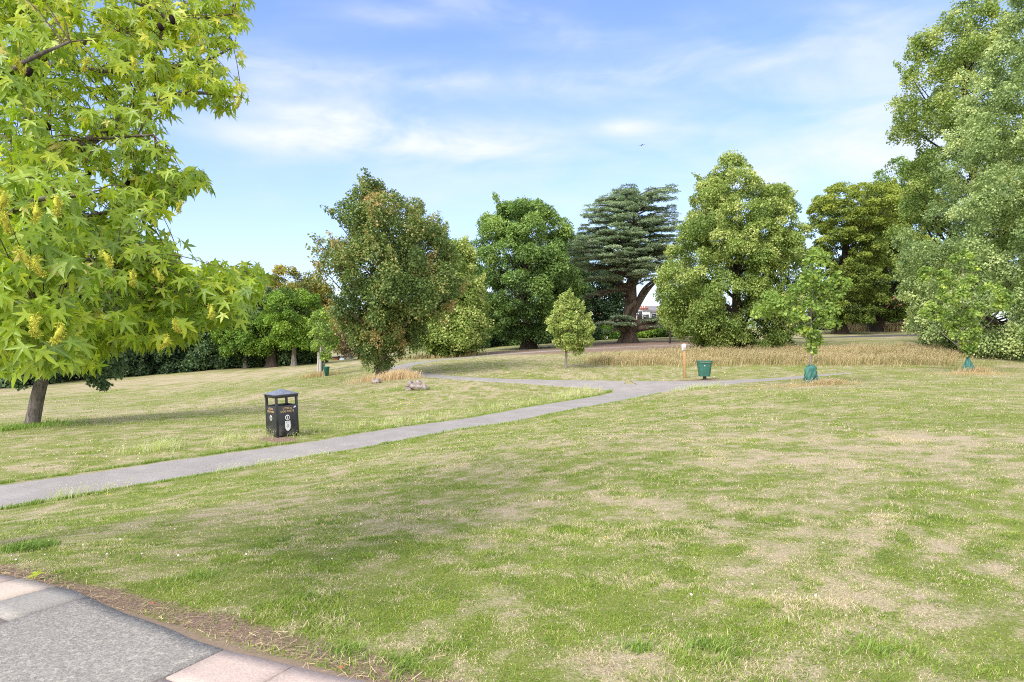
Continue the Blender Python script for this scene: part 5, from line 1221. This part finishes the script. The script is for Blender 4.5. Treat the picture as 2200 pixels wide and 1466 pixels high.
def house(label, px0, px1, ytop, ybase, Y, zroof, wall, roof, wins, group, chim=None, sub=3.0):
    x0, x1 = (px0 - CX) / F * Y, (px1 - CX) / F * Y; zt = EYE - (ytop - CY) / F * Y; z0 = EYE - (ybase - CY) / F * Y - sub
    th = thing("house", label, "house", ((x0 + x1) / 2, Y + 3.5, z0), group)
    MB().add(*box(((x0 + x1) / 2, Y + 3.5, z0), x1 - x0, 7, zt - z0)).build("wall", wall, th)
    rb = MB(); gable(rb, x0, x1, Y, Y + 7, zt + .003, zt + zroof); ro = rb.build("roof", roof, th)
    for (px, py, w_, h_) in wins:
        x = (px - CX) / F * Y; z = EYE - (py - CY) / F * Y
        fo = MB().add(*box((x, Y - .02, z - h_ / 2), w_ + .16, .08, h_ + .16)).build("window", WFR, th)
        MB().add(*box((x, Y - .065, z - h_ / 2 + .08), w_, .012, h_)).build("pane", GLASS, th, parent=fo)
    for (px, py0, py1, w_) in chim or []:
        x = (px - CX) / F * Y; za = EYE - (py0 - CY) / F * Y; zb_ = EYE - (py1 - CY) / F * Y
        ch = MB().add(*box((x, Y + 2.2, zb_ - 2), w_, .9, za - zb_ + 2)).build("chimney", BRICK, th, parent=ro)
        cb = MB().add(*box((x, Y + 2.2, za + .002), w_ + .2, 1.1, .22))
        for k in (-.3, 0, .3): cb.add(*tube([[x + k * w_, Y + 2.2, za + .2], [x + k * w_, Y + 2.2, za + .62]], .14, 8))
        cb.build("chimney_pots", TILE, th, parent=ro)
    return th
HGp = "houses beyond the park"
house("white rendered house with brick chimney stack seen right of the cedar trunk", 1379, 1397, 668, 700, 125, .5, WALL, SLATE, [(1388, 684, 1.0, 1.2)], HGp, [(1387.5, 663, 670, 1.45)], 2)
house("white house with grey pitched roof right of the chimney stack", 1398, 1425, 672, 705, 128, 1.4, WALL, SLATE, [(1405, 682, .9, 1.1), (1417, 682, .9, 1.1)], HGp, None, 2)
house("brick house corner touching the cedar trunk", 1364, 1378, 676, 700, 122, 1.2, BRICK, SLATE, [(1374, 680, .9, 1.7)], HGp, None, 2)
house("low house with red tiled roof left of the cedar trunk", 1288, 1345, 708, 722, 112, 3.0, WALL, TILE, [(1300, 714, 1.0, .9), (1322, 714, 1.0, .9)], HGp, [(1316, 688, 700, .9)], 2)
house("white house glimpsed under the golden trees", 1898, 1945, 662, 690, 125, 2.6, WALL, TILE, [(1908, 676, 1.2, 2.0), (1932, 676, 1.2, 1.4)], HGp, [(1912, 672, 680, 1.0)], 3)
GA = "garages at the left boundary"
def garage(label, px0, px1, y0, y1, Y, wall, door):
    x0, x1 = (px0 - CX) / F * Y, (px1 - CX) / F * Y; zt = EYE - (y0 - CY) / F * Y; z0 = EYE - (y1 - CY) / F * Y - .6
    th = thing("garage", label, "garage", ((x0 + x1) / 2, Y + 2, z0), GA)
    MB().add(*box(((x0 + x1) / 2, Y + 2, z0), x1 - x0, 4, zt - z0)).build("wall", wall, th)
    MB().add(*box(((x0 + x1) / 2, Y + 2, zt + .002), x1 - x0 + .3, 4.3, .14)).build("roof", SLATE, th)
    do = MB().add(*box(((x0 + x1) / 2, Y - .02, z0 + .05), (x1 - x0) * .8, .06, (zt - z0) * .88)).build("door", door, th)
    for k in range(5): MB().add(*box(((x0 + x1) / 2 - (x1 - x0) * .32 + k * (x1 - x0) * .16, Y - .058, z0 + .1), .03, .012, (zt - z0) * .8)).build("door_batten", door, th, parent=do)
garage("cream garage just right of the staked saplings", 699, 712, 770, 781, 79, CREAM, CREAM)
garage("garage with brown door in the row", 713.5, 728, 768, 780, 79, BRICK, DOORB)
garage("pale blue grey garage at the right of the row", 729.5, 741, 767, 779, 79, WALL, simple("pale_blue_door", (.5, .58, .66)))
# small dark stake and thin pole under the cedar
g = G(1440, 738); V, Fq = tube([g + [-.05, 0, -.1], g + [.02, 0, 1.0], g + [.12, 0, 2.0]], [.13, .11, .10], 8)
tag(MB().add(V, Fq).build("prop_post", BARK_D, smooth=True), "dark slanting post propping the cedar's long right limb", "post")
g = W(1405, 728, 92); V, Fq = tube([g, g + [0, 0, 1.6]], .06, 8); tag(MB().add(V, Fq).build("pale_post", STAKE), "thin pale post in the hedge right of the cedar", "post")
# aeroplane
Yp = 900.0; c = W(1379, 312, Yp); PL = simple("aeroplane_grey", (.10, .12, .16), .5)
e4 = thing("aeroplane", "tiny dark aeroplane high in the sky", "aeroplane", c)
V, Fq = tube([c + [0, -4.5, -.6], c + [0, -4, -.3], c + [0, 3.5, .3], c + [0, 5.5, .9]], [.15, .7, .65, .15], 10); MB().add(V, Fq).build("fuselage", PL, e4)
def wingm(x0, y0, z0, x1, y1, z1, ch0, ch1, tk=.12):
    V = [];
    for (x, y, z, ch) in ((x0, y0, z0, ch0), (x1, y1, z1, ch1)): V += [(x, y - ch / 2, z), (x, y + ch / 2, z), (x, y + ch / 2, z + tk), (x, y - ch / 2, z + tk)]
    return np.array(V) + c, np.array([[0, 1, 5, 4], [1, 2, 6, 5], [2, 3, 7, 6], [3, 0, 4, 7], [0, 3, 2, 1], [4, 5, 6, 7]])
for sgn in (-1, 1):
    MB().add(*wingm(sgn * .4, 0, -.1, sgn * 4.6, .8, -.1 + sgn * 1.2 + .1, 1.8, .8)).build("wing", PL, e4)
MB().add(*wingm(0, 4.6, .5, 0.05, 5.2, 1.9, 1.2, .7)).build("tail_fin", PL, e4)
bpy.context.view_layer.update()
